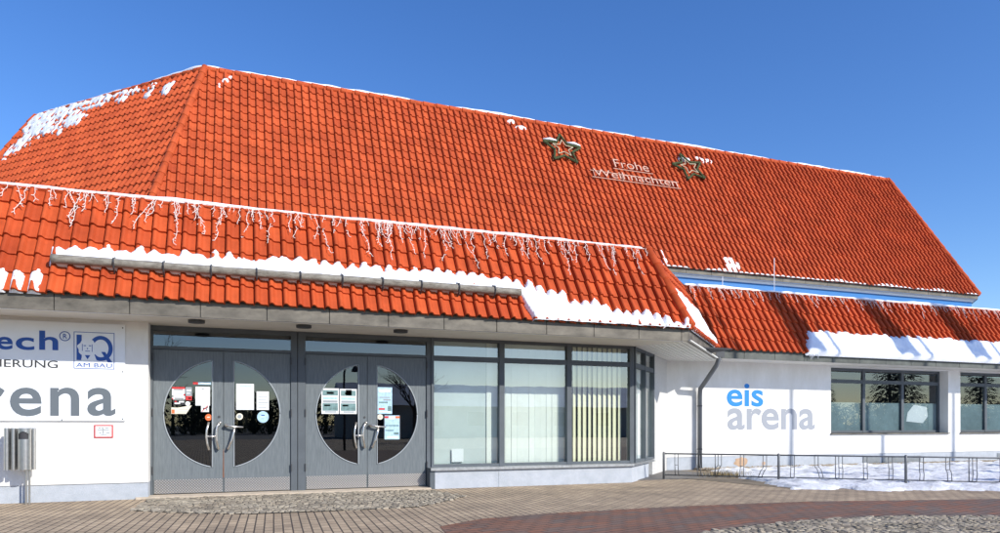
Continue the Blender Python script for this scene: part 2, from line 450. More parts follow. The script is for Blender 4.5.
setts('cobblestones', [(4.1, 4.4), (4.46, 6.06), (5.4, 6.3), (6.32, 6.40), (7.39, 6.35), (8.64, 5.84), (11, 4.7), (11, 3.4)], .008, .08, 5)

# planting bed by the annex: soil, gravel, snow
sheet('planting_bed', [(8.6, 12.1), (9.0, 9.7), (11.99, 8.15), (18, 5.6), (30, 1.5), (30, 14.6), (9.3, 14.6)], .004, M['soil'])
def bed_f(u, v):
    # v is world Y here, u world X
    edge = min((u-9.55)*1.0 + .35*(v-10.4)*(.2), 9)
    low = v - (9.42 - (u-9.15)*.47 + (.0 if u < 12 else .0))
    up = 13.95 - v
    left = (u - (8.9 + max(0, v-9.4)*.36))
    f = min(low, up, left) + .28*fb(u*1.1, v*1.1, 3.) + .12*fb(u*4, v*4, 8.)
    return min(f*.5, .1+.05*fb(u*2, v*2, 5))
sn = snow_patch((0, 0, 0), (1, 0, 0), (0, 1, 0), 8.8, 25, 2.2, 14.4, .07, bed_f, .055, .005, 2.)
for i, (x, y, z) in enumerate(sn.v):
    if z > .01: sn.v[i] = (x, y, z + .085*max(0, fb(x*2.2, y*2.2, 1., 5)) + .02*abs(fb(x*9, y*9, 2., 3)))
M['oldsnow'] = mat('trampled_snow', (.80, .82, .86), .7, .0, 5., .7, 22, col2=(.50, .50, .50))
struct(sn.build('snow_cover', M['oldsnow'], smooth=True))
# gravel strip
rnd = random.Random(11); gv = MB()
for _ in range(3600):
    x = rnd.uniform(10.4, 22.5); y = 14.45 - abs(rnd.gauss(0, .28)); 
    if x < 12.3 and rnd.random() < .5: continue
    r = rnd.uniform(.012, .045); k = len(gv.v)
    for dx, dy, dz in ((1,0,0), (0,1,0), (-1,0,0), (0,-1,0), (0,0,.8), (0,0,-.8)):
        gv.v.append((x+dx*r*rnd.uniform(.7,1.3), y+dy*r*rnd.uniform(.7,1.3), .02+dz*r+r*.3))
    for q in ((0,1,4), (1,2,4), (2,3,4), (3,0,4), (1,0,5), (2,1,5), (3,2,5), (0,3,5)): gv.f.append(tuple(k+i for i in q))
sdesc(gv.build('gravel', M['gravel']), 'strip of brown gravel along the foot of the annex wall', 'gravel', 'stuff')
gb = MB(); rnd = random.Random(12)
for _ in range(420):
    x, y = rnd.gauss(9.75, .30), rnd.gauss(12.35, .22); a = rnd.uniform(0, 6.28); h = rnd.uniform(.04, .17); l = rnd.uniform(.03, .14); w = .006
    px, py = math.cos(a), math.sin(a)
    gb.face([(x-py*w, y+px*w, 0), (x+py*w, y-px*w, 0), (x+px*l, y+py*l, h)])
sdesc(gb.build('dry_grass', M['grass']), 'tuft of flattened dry grass at the edge of the snow under the bicycle rack', 'grass', 'stuff')

# ================================================================== BUILDING
B = thing('sports_hall', (5, 12, 0), 'white ice arena hall with red tiled mansard roofs and grey double doors', 'building')
ZE, RISE, RUN = 2.90, 1.58, .87
SLP = math.hypot(RISE, RUN)
XL = -9.0
c45 = math.sqrt(.5)
CE = Vector((7.74, 10.82, ZE))           # eave corner of the entrance roof
CV = Vector((10.42, 13.5, ZE))           # valley foot where the chamfer meets the annex roof
gE = (0, RUN, RISE); gC = (-c45*RUN, c45*RUN, RISE)
hipn = Vector((1, .41421, 0)).normalized()
t1 = tile_face((0, 10.82, ZE), (1, 0, 0), gE, XL, 8.0, SLP, [(CE, hipn), ((XL, 0, 0), (-1, 0, 0))], 1)
t2 = tile_face(CE, (c45, c45, 0), gC, -.6, 5.2, SLP, [(CE, -hipn), (CV, hipn)], 2)
hp = hip_tiles(CE+Vector((0, 0, .05)), CE+Vector((-.4142*RUN, RUN, RISE))+Vector((0, 0, .03)), .095)
er = merge_t(t1, t2).build('entrance_roof', M['tile'], B)
hp.build('hip_tiles', M['tile'], er, smooth=True)
rc = MB(); rc.tube([(XL, 11.70, 4.47), (7.38, 11.70, 4.47), (10.05, 14.37, 4.47)], .045, 10); rc.attr = [.6]*len(rc.f)
rc.build('ridge_cap', M['tile'], er, smooth=True)
t3 = tile_face((0, 13.5, ZE), (1, 0, 0), gE, 9.8, 27, SLP, [(CV, -hipn)], 3)
ar = t3.build('annex_roof', M['tile'], B)
rc = MB(); rc.tube([(10.05, 14.38, 4.47), (27, 14.38, 4.47)], .045, 10); rc.attr = [.6]*len(rc.f)
rc.build('ridge_cap', M['tile'], ar, smooth=True)
MB().prism([(XL, 11.72), (7.38, 11.72), (10.03, 14.4), (27, 14.4), (27, 17.9), (XL, 17.9)], 4.38, 4.43).build('flat_roof', M['roofgrey'], B)
MB().face([(XL, 10.84, ZE), (XL, 11.7, 4.46), (XL, 17.9, 4.4), (XL, 17.9, 2.7), (XL, 10.84, 2.7)]).build('gable', M['zinc'], B)

# hall roof
HZ, HR, HI = 5.76, 2.74, 4.84
SLH = math.hypot(HR, HI); gH = (0, HR, HI)
HL, HRt = Vector((-2.0, 17.5, HZ)), Vector((24.76, 17.5, HZ))
HL2 = Vector((-8.63, 24.13, HZ)); HR2 = Vector((31.39, 24.13, HZ))
hl = Vector((-1, .41421, 0)).normalized(); hr = Vector((1, .41421, 0)).normalized()
h2 = Vector((-.41421, 1, 0)).normalized(); h3 = Vector((.41421, 1, 0)).normalized()
LC = (HL2-HL).length
fs = [tile_face((0, 17.5, HZ), (1, 0, 0), gH, -2.2, 25, SLH, [(HL, hl), (HRt, hr)], 4),
      tile_face(HL2, (c45, -c45, 0), (c45*HR, c45*HR, HI), -.2, LC+.2, SLH, [(HL, -hl), (HL2, h2)], 5),
      tile_face(HRt, (c45, c45, 0), (-c45*HR, c45*HR, HI), -.2, LC+.2, SLH, [(HRt, -hr), (HR2, h3)], 6)]
hroof = merge_t(*fs).build('hall_roof', M['tile_hall'], B)
def inn(P, dx, dy): return P + Vector((dx*HR, dy*HR, HI))
TL, TR = inn(HL, .4142, 1), inn(HRt, -.4142, 1); TL2, TR2 = inn(HL2, 1, .4142), inn(HR2, -1, .4142)
up = Vector((0, 0, .03))
for a, b in ((HL, TL), (HRt, TR), (HL2, TL2), (HR2, TR2)): hip_tiles(a+up, b+up, .09).build('hip_tiles', M['tile_hall'], hroof, smooth=True)
for a, b in ((TL, TR), (TL2, TL), (TR, TR2)): hip_tiles(a, b, .08, .4).build('ridge_cap', M['tile_hall'], hroof, smooth=True)
MB().prism([(TL.x, TL.y), (TR.x, TR.y), (TR2.x, TR2.y), (TR2.x, 45), (TL2.x, 45), (TL2.x, TL2.y)], HZ+HI-.06, HZ+HI-.02).build('hall_flat_roof', M['roofgrey'], B)
for a, b in ((HL2, TL2), (HR2, TR2)): MB().face([a, b, (b.x, 45, HZ+HI), (a.x, 45, HZ)]).build('hall_side_slope', M['tile_hall'], B)
plan = [(-1.93, 17.68), (24.69, 17.68), (30.9, 24.2), (30.9, 45), (-8.2, 45), (-8.2, 24.3)]
MB().prism(plan, 0, 5.60).build('hall_wall', M['hallblue'], B)
plan2 = [(-1.95, 17.64), (24.71, 17.64), (30.95, 24.18), (30.95, 45.1), (-8.26, 45.1), (-8.26, 24.28)]
MB().prism(plan2, 5.505, 5.585).build('frieze', M['white'], B)
MB().prism([(-1.98, 17.53), (24.74, 17.53), (31.3, 24.13), (31.3, 45), (-8.6, 45), (-8.6, 24.13)], 5.59, 5.61).build('hall_soffit', M['white'], B)
def fascia(p, q, z0, z1, m, name='fascia', L=.9, parent=B, phase=0.):
    p, q = Vector((p[0], p[1], 0)), Vector((q[0], q[1], 0)); d = (q-p); Ln = d.length; d.normalize(); inn_ = Vector((-d.y, d.x, 0))
    mb = MB(); t = -phase
    while t < Ln:
        a, b = max(0, t)+.006, min(t+L, Ln)-.006
        if b > a: mb.obox(p+d*a+Vector((0, 0, z0)), d*(b-a), inn_*.02, (0, 0, z1-z0))
        t += L
    mb.obox(p+inn_*.024+Vector((0, 0, z0+.004)), d*Ln, inn_*.03, (0, 0, z1-z0))
    o = mb.build(name, m, parent)
    MB().obox(p-inn_*.022+Vector((0, 0, z1+.002)), d*Ln, inn_*.06, (0, 0, .022)).build('drip_edge', M['dark_metal'], o)
    return o
fascia((-2.0, 17.5), (24.76, 17.5), 5.59, 5.745, M['zinc'])
fascia((24.76, 17.5), (31.4, 24.13), 5.59, 5.745, M['zinc'])
fascia((-8.63, 24.13), (-2.0, 17.5), 5.59, 5.745, M['zinc'])
fascia((XL, 10.84), (7.732, 10.84), 2.645, 2.875, M['zinc'], phase=.52)
fascia((7.732, 10.84), (10.41, 13.52), 2.645, 2.875, M['zinc'], phase=.5)
fascia((10.41, 13.52), (27, 13.52), 2.665, 2.885, M['zinc_green'], phase=.1)
# soffits
MB().prism([(XL, 10.90), (7.68, 10.90), (7.256, 12.1), (3.17, 12.1), (3.17, 12.34), (XL, 12.34)], 2.652, 2.68).build('soffit', M['soffit'], B)
MB().obox((XL, 10.90, 2.648), (7.68-XL, 0, 0), (0, .05, 0), (0, 0, .004)).build('soffit_trim', M['white'], B)
sb = MB(); 
for k in range(12):
    o1, o2 = k*.1+.02, k*.1+.1   # boards run along the chamfer, offset outwards from the bay wall
    def pt(off, along): return (7.256 + off*.4142 + along*c45, 12.0 - off + along*c45, 0) if False else None
    # wall line origin (7.256,12); outward normal (c45,-c45); the mitre runs to the eave corner
    n_ = Vector((c45, -c45, 0)); d_ = Vector((c45, c45, 0)); w0 = Vector((7.256, 12, 2.652))
    s1, s2 = -o1*.4142, -o2*.4142
    s1e, s2e = 3.55+o1*.414, 3.55+o2*.414
    sb.slab([w0+n_*o1+d_*s1, w0+n_*o1+d_*s1e, w0+n_*o2+d_*s2e, w0+n_*o2+d_*s2], (0, 0, .02))
sb.build('board_soffit', M['soffit_boards'], B)
MB().prism([(7.25, 12), (7.70, 10.88), (10.42, 13.58), (9.72, 14.5)], 2.675, 2.685).build('soffit_backing', M['dark'], B)
MB().box(9.75, 27, 13.55, 14.6, 2.675, 2.70).build('annex_soffit', M['soffit'], B)
for x, y in ((-.59, 11.19), (.934, 11.19), (2.455, 11.22)):
    MB().tube([(x, y, 2.652), (x, y, 2.612)], .115, 20).build('soffit_lamp', M['dark_metal'], B)

# white entrance wall left of the doors
ew = MB().box(XL, -1.283, 11.70, 12.32, .25, 2.66).build('entrance_wall', M['wall'], B)
MB().box(XL, -1.286, 11.715, 12.32, 0, .25).build('plinth', M['plinth'], B)
# bay parapet, sill
bp1 = MB(); bp1.box(3.175, 7.085, 11.75, 12.1, 0, .315)
n_ = Vector((c45, -c45, 0)); d_ = Vector((c45, c45, 0)); w0 = Vector((7.256, 12, 0))
bp1.prism([(7.085, 11.75), (7.085+1.30*c45*1.12, 11.75+1.30*c45*1.12), (8.4, 13.3), (7.085, 12.1)], 0, .315)
bw = bp1.build('bay_parapet', M['plinth'], B)
MB().box(3.085, 3.172, 11.74, 12.17, 0, .36).build('parapet_end', M['frame'], B)
MB().box(4.35, 4.356, 11.746, 11.75, 0, .315).build('panel_joint', M['pgrey'], bw)
MB().slab([(3.09, 11.70, .318), (7.105, 11.70, .318), (8.42, 13.02, .318), (8.2, 13.2, .318), (7.2, 12.1, .318), (3.09, 12.1, .318)], (0, 0, .045)).build('window_sill', M['galv'], B)

# -- annex wall, windows
A0 = 14.4
aw = MB()
aw.box(9.64, 14.77, A0, A0+.36, .32, 2.68); aw.box(14.77, 19.15, A0, A0+.36, .32, .85); aw.box(19.15, 19.64, A0, A0+.36, .32, 2.68)
aw.box(19.64, 24.0, A0, A0+.36, .32, .85); aw.box(24.0, 27, A0, A0+.36, .32, 2.68)
aw.box(14.77, 19.15, A0, A0+.36, 2.655, 2.68); aw.box(19.64, 24.0, A0, A0+.36, 2.655, 2.68)
aw.build('annex_wall', M['wall'], B)
ap = MB().box(9.66, 27, A0+.012, A0+.36, 0, .32).build('annex_plinth', M['plinth'], B)
# chamfer wall behind the bay window: rough pier then white
def cham(along, off=0., z=0.): return w0 + d_*along + n_*off + Vector((0, 0, z))
MB().obox(cham(1.77, 0, 0), d_*1.58, -n_*.25, (0, 0, 2.66)).build('pier', M['pier'], B)
MB().obox(cham(3.352, 0, .32), d_*.03, -n_*.25, (0, 0, 2.34)).build('corner_wall', M['wall'], B)

def grille(x0, x1, z0, z1):
    g = MB().box(x0, x1, A0+.004, A0+.011, z0, z1).build('vent_grille', M['pgrey'], B)
    s = MB()
    k = int((z1-z0)/.022)
    for i in range(k): s.box(x0+.01, x1-.01, A0-.006, A0+.0035, z0+.006+i*.022, z0+.015+i*.022)
    s.build('grille_slats', M['galv'], g)
grille(15.9, 16.52, .06, .24); grille(16.6, 18.08, .06, .24); grille(21.2, 22.6, .08, .26)
st = MB(); rnd = random.Random(5)
st.slab([(11.83+.22*math.cos(a)*rnd.uniform(.7, 1.15), A0+.0115, .17+.13*math.sin(a)*rnd.uniform(.7, 1.15)) for a in [i*math.pi/9 for i in range(18)]], (0, -.003, 0))
st.build('bare_patch', M['stain'], ap); st = MB()
st.slab([(12.55+.07*math.cos(a)*rnd.uniform(.6, 1.2), A0+.0115, .12+.06*math.sin(a)*rnd.uniform(.6, 1.2)) for a in [i*math.pi/6 for i in range(12)]], (0, -.003, 0))
st.build('bare_patch', M['stain'], ap)

def annex_window(x0, x1):
    y = A0+.30; z0, z1 = .885, 2.65; f = MB(); n = 3; w = (x1-x0)/n
    for i in range(n+1):
        xx = x0+i*w; hw = .045 if 0 < i < n else .05
        f.box(max(x0, xx-hw), min(x1, xx+hw), y-.035, y+.06, z0, z1)
    for i in range(n):
        a, b = x0+i*w+(.045 if i else .05), x0+(i+1)*w-(.045 if i < n-1 else .05)
        for za, zb in ((z0, z0+.06), (2.245, 2.345), (z1-.07, z1)): f.box(a, b, y-.028, y+.05, za, zb)
    fo = f.build('annex_window', M['frame'], B)
    for i in range(n):
        a, b = x0+i*w+.045, x0+(i+1)*w-.045
        pane(a, b, y, z0+.05, z1-.06).build('pane', M['glass'], fo)
        MB().box(a, b, y+.03, y+.034, z0+.06, [1.72, 1.72, 1.72][i]).build('frosted_film', M['film'], fo)
    MB().box(x0-.03, x1+.02, A0-.05, y-.03, .845, .875).build('sill', M['zinc'], fo)
    # papers leaning inside
    return fo
w1 = annex_window(14.775, 19.145); w2 = annex_window(19.645, 23.995)
MB().slab([(17.9, 14.735, 1.2), (18.55, 14.735, 1.15), (18.75, 14.735, 1.35), (18.7, 14.735, 1.62), (18.2, 14.735, 1.68), (17.95, 14.735, 1.45)], (0, -.008, 0)).build('pale_sheet', M['paper'], w1)

# -- interior
MB().box(XL, 9.9, 12.1, 16.0, -.01, .012).build('interior_floor', M['floor_in'], B)
MB().box(XL, 10, 16.0, 16.1, 0, 2.7).build('interior_wall', M['dark'], B)
MB().box(XL, 9.72, 12.1, 16.0, 2.69, 2.72).build('interior_ceiling', M['dark'], B)
MB().box(9.75, 27, 16.4, 16.5, 0, 2.7).box(9.75, 27, 14.86, 16.4, 2.71, 2.73).box(9.75, 27, 14.86, 16.4, .0, .012).build('annex_interior', M['dark'], B)

# -- door set
fr = MB()
YF = 11.975
fr.box(-1.28, -1.25, YF, 12.10, 0.03, 2.652)
fr.box(.795, .895, YF, 12.10, .03, 2.652); fr.box(.905, 1.025, YF, 12.10, .03, 2.652)
fr.box(3.085, 3.165, YF, 12.10, .03, 2.652)
for a, b in ((-1.25, .795), (1.025, 3.085)):
    fr.box(a, b, YF+.004, 12.10, 2.29, 2.335); fr.box(a, b, YF+.004, 12.1, 2.575, 2.65)
fr.build('door_frame', M['frame'], B)
for a, b in ((-1.25, .795), (1.025, 3.085)):
    p = pane(a, b, 12.02, 2.33, 2.58).build('transom_pane', M['glass'], B)
MB().box(-1.45, 3.084, 11.66, 12.32, 0, .03).build('threshold', M['thresh'], B)

def door_leaf(xh, xs, xc, r, zc=1.288):
    """xh hinge side, xs seam side; circular segment of glass centred on xc, half width of the stile .155"""
    s = 1 if xs > xh else -1
    zb, zt = .04, 2.283; xi = xc - s*.155; xo = xc - s*(r)          # inner and outer ends of the glass
    y0, y1 = 12.0, 12.05
    mb = MB(); N = 28
    def colm(xa, xb, za, zc_): mb.obox((min(xa, xb), y0, za), (abs(xb-xa), 0, 0), (0, y1-y0, 0), (0, 0, zc_-za))
    colm(xh, xo, zb, zt); colm(xi, xs, zb, zt)
    X = [xo + (xi-xo)*(.5-.5*math.cos(math.pi*.5*i/N*1.0)) / (.5-.5*math.cos(math.pi*.5)) for i in range(N+1)]
    hz = lambda x: math.sqrt(max(0, r*r-(x-xc)**2))
    for i in range(N):
        xa, xb = X[i], X[i+1]; ha, hb = hz(xa), hz(xb)
        mb.slab([(xa, y0, zc+ha), (xb, y0, zc+hb), (xb, y0, zt), (xa, y0, zt)], (0, y1-y0, 0))
        mb.slab([(xa, y0, zb), (xb, y0, zb), (xb, y0, zc-hb), (xa, y0, zc-ha)], (0, y1-y0, 0))
    d = mb.build('door', M['door'], B)
    d.modifiers.clear()
    ring = [(x, 11.999, zc+hz(x)) for x in X] + [(x, 11.999, zc-hz(x)) for x in reversed(X)]
    MB().face([(x, 12.02, z) for x, y, z in (ring if s < 0 else ring[::-1])]).build('glass', M['glass_door'], d)
    bead = MB(); bead.tube(ring + [ring[0]], .011, 6); bead.build('glazing_bead', M['pgrey'], d, smooth=True)
    MB().box(min(xh, xs)+.012, max(xh, xs)-.012, 11.992, 11.9985, .045, .262).build('kick_plate', M['kick'], d)
    for z in (.35, 1.25, 2.1):
        MB().tube([(xh - s*.008, 11.965, z), (xh - s*.008, 11.965, z+.12)], .011, 8).build('hinge', M['dark_metal'], d)
    return d
dA = door_leaf(-1.245, -.240, -.243, .862); dB = door_leaf(.790, -.232, -.238, .862)
dC = door_leaf(1.030, 2.045, 2.056, .862); dD = door_leaf(3.080, 2.053, 2.060, .862)
def pull(d, x):
    h = MB(); y = 11.93
    h.tube([(x+.022, y, 1.155), (x-.005, y-.01, 1.03), (x-.012, y-.012, .93), (x+.002, y-.01, .82), (x+.028, y, .715)], .0165, 8)
    h.tube([(x+.19, y, 1.15), (x+.145, y-.01, 1.09), (x+.135, y-.012, .98), (x+.137, y-.012, .88), (x+.165, y, .74)], .0165, 8)
    h.tube([(x-.01, y-.012, .93), (x+.135, y-.012, .93)], .0145, 8)
    h.tube([(x+.19, y, 1.15), (x+.19, 12.0, 1.15)], .022, 8); h.tube([(x+.165, y, .74), (x+.165, 12.0, .74)], .02, 8)
    h.build('pull_handle', M['handle'], d, smooth=True)
    MB().tube([(x+.172, 11.993, 1.24), (x+.172, 12.0, 1.24)], .02, 12).build('lock_cylinder', M['dark_metal'], d)
def lever(d, x):
    h = MB(); y = 11.925
    h.tube([(x, 12.0, 1.105), (x, y, 1.105)], .026, 10); h.tube([(x-.02, y, 1.12), (x+.09, y-.005, 1.085), (x+.255, y, 1.075)], [.02, .015, .012], 8)
    h.tube([(x+.125, y, 1.08), (x+.11, y-.012, .98), (x+.08, y-.012, .86), (x+.03, y, .74)], .0165, 8); h.tube([(x+.03, y, .74), (x+.03, 12.0, .74)], .02, 8)
    h.build('lever_handle', M['handle'], d, smooth=True)
MB().slab([(-.246, 11.9995, .27), (-.228, 11.9995, .27), (-.231, 11.9995, .74), (-.241, 11.9995, .70)], (0, -.003, 0)).build('rust_streak', M['rust'], dB)
pull(dA, -.475); lever(dB, -.195); pull(dC, 1.83); lever(dD, 2.10)

DOOR_Y = .0
for o in B.children:
    if o.name.split('.')[0] in ('door', 'door_frame', 'transom_pane'): o.location.y += DOOR_Y
# -- bay windows
def vblind(xa, xb, z0, z1, y, m, gap, ang, parent, w=.127, skip=()):
    mb = MB(); x = xa + w*.5; i = 0; rnd = random.Random(int(xa*100))
    while x < xb:
        if i not in skip:
            a = ang + rnd.uniform(-.10, .10)
            dx, dy = math.cos(a)*w*.5*gap, math.sin(a)*w*.5*gap
            mb.slab([(x-dx, y-dy, z0), (x+dx, y+dy, z0), (x+dx, y+dy, z1), (x-dx, y-dy, z1)], (0, .003, 0))
        x += w*.93; i += 1
    return mb.build('vertical_blind', m, parent)
bays = [(3.165, 4.49), (4.49, 5.855), (5.855, 7.215)]
for i, (a, b) in enumerate(bays):
    f = MB(); l = .05 if i else .045; rr = .05
    f.box(a, a+l, 11.95, 12.08 if i else 12.17, .364, 2.652); f.box(b-rr, b, 11.95, 12.08, .364, 2.652)
    f.box(a+l, b-rr, 11.958, 12.07, .364, .41); f.box(a+l, b-rr, 11.958, 12.07, 2.245, 2.335); f.box(a+l, b-rr, 11.958, 12.07, 2.60, 2.652)
    fo = f.build('bay_window', M['frame'], B)
    pane(a+l-.01, b-rr+.01, 12.0, .40, 2.61).build('pane', M['glass_bay'], fo)
    if i == 0:
        MB().box(a+.03, b-.24, 12.14, 12.146, .40, 2.62).build('roller_blind', M['shade'], fo)
        MB().box(b-.24, b-.02, 12.12, 12.125, .40, 2.62).build('curtain', M['blind'], fo)
        MB().box(3.58, 3.80, 12.10, 12.102, .44, .68).build('taped_notice', M['paper'], fo)
    elif i == 1: vblind(a+.03, b-.02, .40, 2.62, 12.14, M['blind'], 1.16, .03, fo)
    else: vblind(a+.03, b-.10, .40, 2.62, 12.14, M['blind_y'], 1.0, .5, fo, .118)
# glazed return on the chamfer
f = MB()
for s in (0.0, .86, 1.69):
    f.obox(cham(s+.03, .05, .364), d_*.06, -n_*.12, (0, 0, 2.288))
for z0, z1 in ((.364, .41), (2.245, 2.335), (2.60, 2.652)):
    f.obox(cham(.09, .042, z0), d_*.80, -n_*.1, (0, 0, z1-z0)); f.obox(cham(.95, .042, z0), d_*.77, -n_*.1, (0, 0, z1-z0))
f.prism([(7.215, 11.95), (7.235, 11.95), (7.33, 12.05), (7.26, 12.09), (7.215, 12.09)], .364, 2.652)
fo = f.build('corner_window', M['frame'], B)
for a, b in ((.085, .895), (.945, 1.725)):
    MB().face([cham(a, 0, .40), cham(b, 0, .40), cham(b, 0, 2.61), cham(a, 0, 2.61)]).build('pane', M['glass_bay'], fo)
MB().obox(cham(.1, -.14, .40), d_*1.6, -n_*.01, (0, 0, 2.2)).build('vertical_blind', M['blind'], fo)

# -- downpipe with its outlet
dp = MB()
dp.tube([(10.46, 13.50, 2.80), (10.46, 13.50, 2.62), (10.46, 13.58, 2.5), (10.50, 14.10, 2.10), (10.51, 14.26, 1.98), (10.51, 14.28, 1.8), (10.51, 14.28, .02)], .055, 14)
dpo = dp.build('downpipe', M['pipe'], B, smooth=True)
for z in (.5, 1.55): MB().tube([(10.51, 14.28, z), (10.51, 14.28, z+.03)], .064, 14).build('pipe_clamp', M['dark_metal'], dpo)
MB().obox((10.34, 13.44, 2.68), (.24, 0, 0), (0, .10, 0), (0, 0, .2)).build('rain_hopper', M['dark_metal'], dpo)

# snow guard on the entrance roof: a weathered tube on iron brackets
gE_ = unit(gE); nE = Vector((1, 0, 0)).cross(gE_).normalized()
def on_e(u, v, h=0.): return Vector((0, 10.82, ZE)) + Vector((u, 0, 0)) + gE_*v + nE*h
sg = thing('snow_guard', on_e(1.0, .42), 'long weathered tube mounted on brackets across the entrance roof to hold back snow', 'snow guard')
g1 = MB(); pts = []; rr = []
x = -2.37
while x < 4.47:
    pts.append(on_e(x, .44 - .012*(x+2.4)/6.8, .135)); rr.append(.062+.006*noise.noise((x*3, 0, 0))); x += .08
g1.tube(pts, rr, 14); g1.build('tube', M['log'], sg, smooth=True)
for k in range(11):
    x = -1.62 + k*.62
    if x > 4.3: break
    b_ = MB(); b_.tube([on_e(x, .34, .03), on_e(x, .35, .13), on_e(x, .40, .205), on_e(x, .46, .21), on_e(x, .52, .14), on_e(x, .62, .05)], .012, 6)
    b_.build('bracket', M['dark_metal'], sg)

# ================================================================== SNOW ON THE ROOFS
def pan(u, p=.14, sharp=1.):      # 1 over the pan of a tile, 0 over its roll
    c = .5+.5*math.cos(2*math.pi*(u-p)/TW); return c**sharp
def f_bank(u, v):
    if u < -2.42: return -1
    hi = .69 + .07*noise.noise((u*1.5, 0, 4)) + .09*min(1, (u+2.4)/3)
    if u > 4.0: hi = .78 - (u-4.0)*.27 + .12*noise.noise((u*2.3, 1, 6))
    if u > 5.5: hi = .36 - (u-5.5)*.16 + .13*noise.noise((u*2.3, 1, 6))
    hi += (.09+.13*noise.noise((u*2.9, 9, 1)))*pan(u, .66, .6) + .10*noise.noise((u*4.3, v*7, 2)) + .03*noise.noise((u*21, v*21, 2))
    lo = .43 if u < 4.46 else max(-.06, .43-(u-4.46)*3.)
    if u > 4.4: hi += .10*(pan(u, .66, .8)-.5) + .10*noise.noise((u*5, v*5, 12))
    return min(hi-v, (v-lo)*1.5+.02, (u+2.42))
o = snow_patch((0, 10.82, ZE), (1, 0, 0), gE, -2.5, 7.7, -.06, 1.0, .02, f_bank, .085, .035, 1.).build('snow_bank', M['snow'], smooth=True)
tag(centre(o), 'long snow bank above the snow guard tube, sliding down to the entrance eave', 'snow')
def f_left(u, v):
    hi = .30 + .2*noise.noise((u*1.9, 3, 3)) + .16*pan(u, .66)
    if u > -2.75: hi -= .12
    w = pan(u, .66, .8)-.34+.2*noise.noise((u*9, v*9, 3))
    return min(hi-v, w*.14+.008*noise.noise((u*20, v*20, 0)), -2.42-u, v+.06)
o = snow_patch((0, 10.82, ZE), (1, 0, 0), gE, -4.6, -2.4, -.06, .7, .02, f_left, .06, .03, 5.).build('snow_bank', M['snow'], smooth=True)
tag(centre(o), 'finger shaped snow remains on the entrance eave left of the snow guard', 'snow')
def f_ann(u, v):
    hi = .60 + .05*noise.noise((u*1.3, 0, 7)) + .10*noise.noise((u*6, v*3, 2)) + .03*pan(u)
    lef = u - (13.05 + .7*v*.7 + .06*noise.noise((v*8, 0, 1)))
    return min(hi-v, lef, v+.10)
o = snow_patch((0, 13.5, ZE), (1, 0, 0), gE, 12.9, 26.8, -.10, .85, .035, f_ann, .10, .04, 6.).build('snow_bank', M['snow'], smooth=True)
tag(centre(o), 'thick smooth snow sheet on the lower annex roof above the dark windows', 'snow')
ic = MB(); rnd = random.Random(9)
for x in (13.1, 13.16, 13.22, 13.3, 13.36):
    ic.tube([(x, 13.44, 2.95), (x+.01, 13.43, 2.85), (x+rnd.uniform(-.01, .02), 13.43, 2.85-rnd.uniform(.05, .16))], [.03, .018, .003], 6)
o = ic.build('icicles', M['snow'], smooth=True); tag(centre(o), 'small icicles hanging from the left end of the annex snow sheet', 'icicle')
gC_ = unit(gC)
def f_ch(u, v): return min(v+.05, .95 + .1*fb(u*2, v*2, 1) - v + .0*u, u - .12 - .32*max(0, v), 3.35 - .40*v + .1*fb(u*3, v*3, 2) - u)
o = snow_patch(CE, (c45, c45, 0), gC, 0, 3.8, -.05, 1.2, .035, f_ch, .08, .04, 7.).build('snow_bank', M['snow'], smooth=True)
tag(centre(o), 'snow wedge in shade on the sloping corner roof between the entrance and annex', 'snow')
# ridge snow
def ridge_snow(path, r0, seed, name, label, gaps=.15):
    mb = MB(); P = [Vector(p) for p in path]
    for a, b in zip(P[:-1], P[1:]):
        L = (b-a).length; d = (b-a)/L; t = 0; run = []
        def flush():
            if len(run) > 2:
                rr_ = [q[1] for q in run]; rr_[0] = .004; rr_[-1] = .004
                mb.tube([q[0] for q in run], rr_, 10)
            run.clear()
        while t <= L:
            w = noise.noise((t*.55, seed, 0))*.8 + noise.noise((t*2.3, seed, 5))*.4
            r = r0*(.75 + w)
            if w > -.75+gaps: run.append((a+d*t+Vector((0, 0, noise.noise((t*3, seed, 9))*.008)), max(.012, r)))
            else: flush()
            t += .07
        flush()
    o = mb.build(name, M['snow'], smooth=True)
    return tag(centre(o), label, 'snow')
ridge_snow([(XL, 11.70, 4.515), (7.36, 11.70, 4.515)], .045, 2, 'ridge_snow', 'thin white snow line along the top edge of the entrance roof', .1)
ridge_snow([(10.1, 14.38, 4.515), (26.9, 14.38, 4.515)], .05, 5, 'ridge_snow', 'thin white snow line along the top edge of the annex roof below the blue wall', .1)
hz_ = Vector((0, 0, .06))
ridge_snow([TL+hz_, TR+hz_], .06, 8, 'ridge_snow', 'snow line along the long front ridge of the high hall roof', .15)
ridge_snow([TL2+hz_, TL+hz_], .06, 11, 'ridge_snow', 'snow line along the short left ridge of the high hall roof', .15)
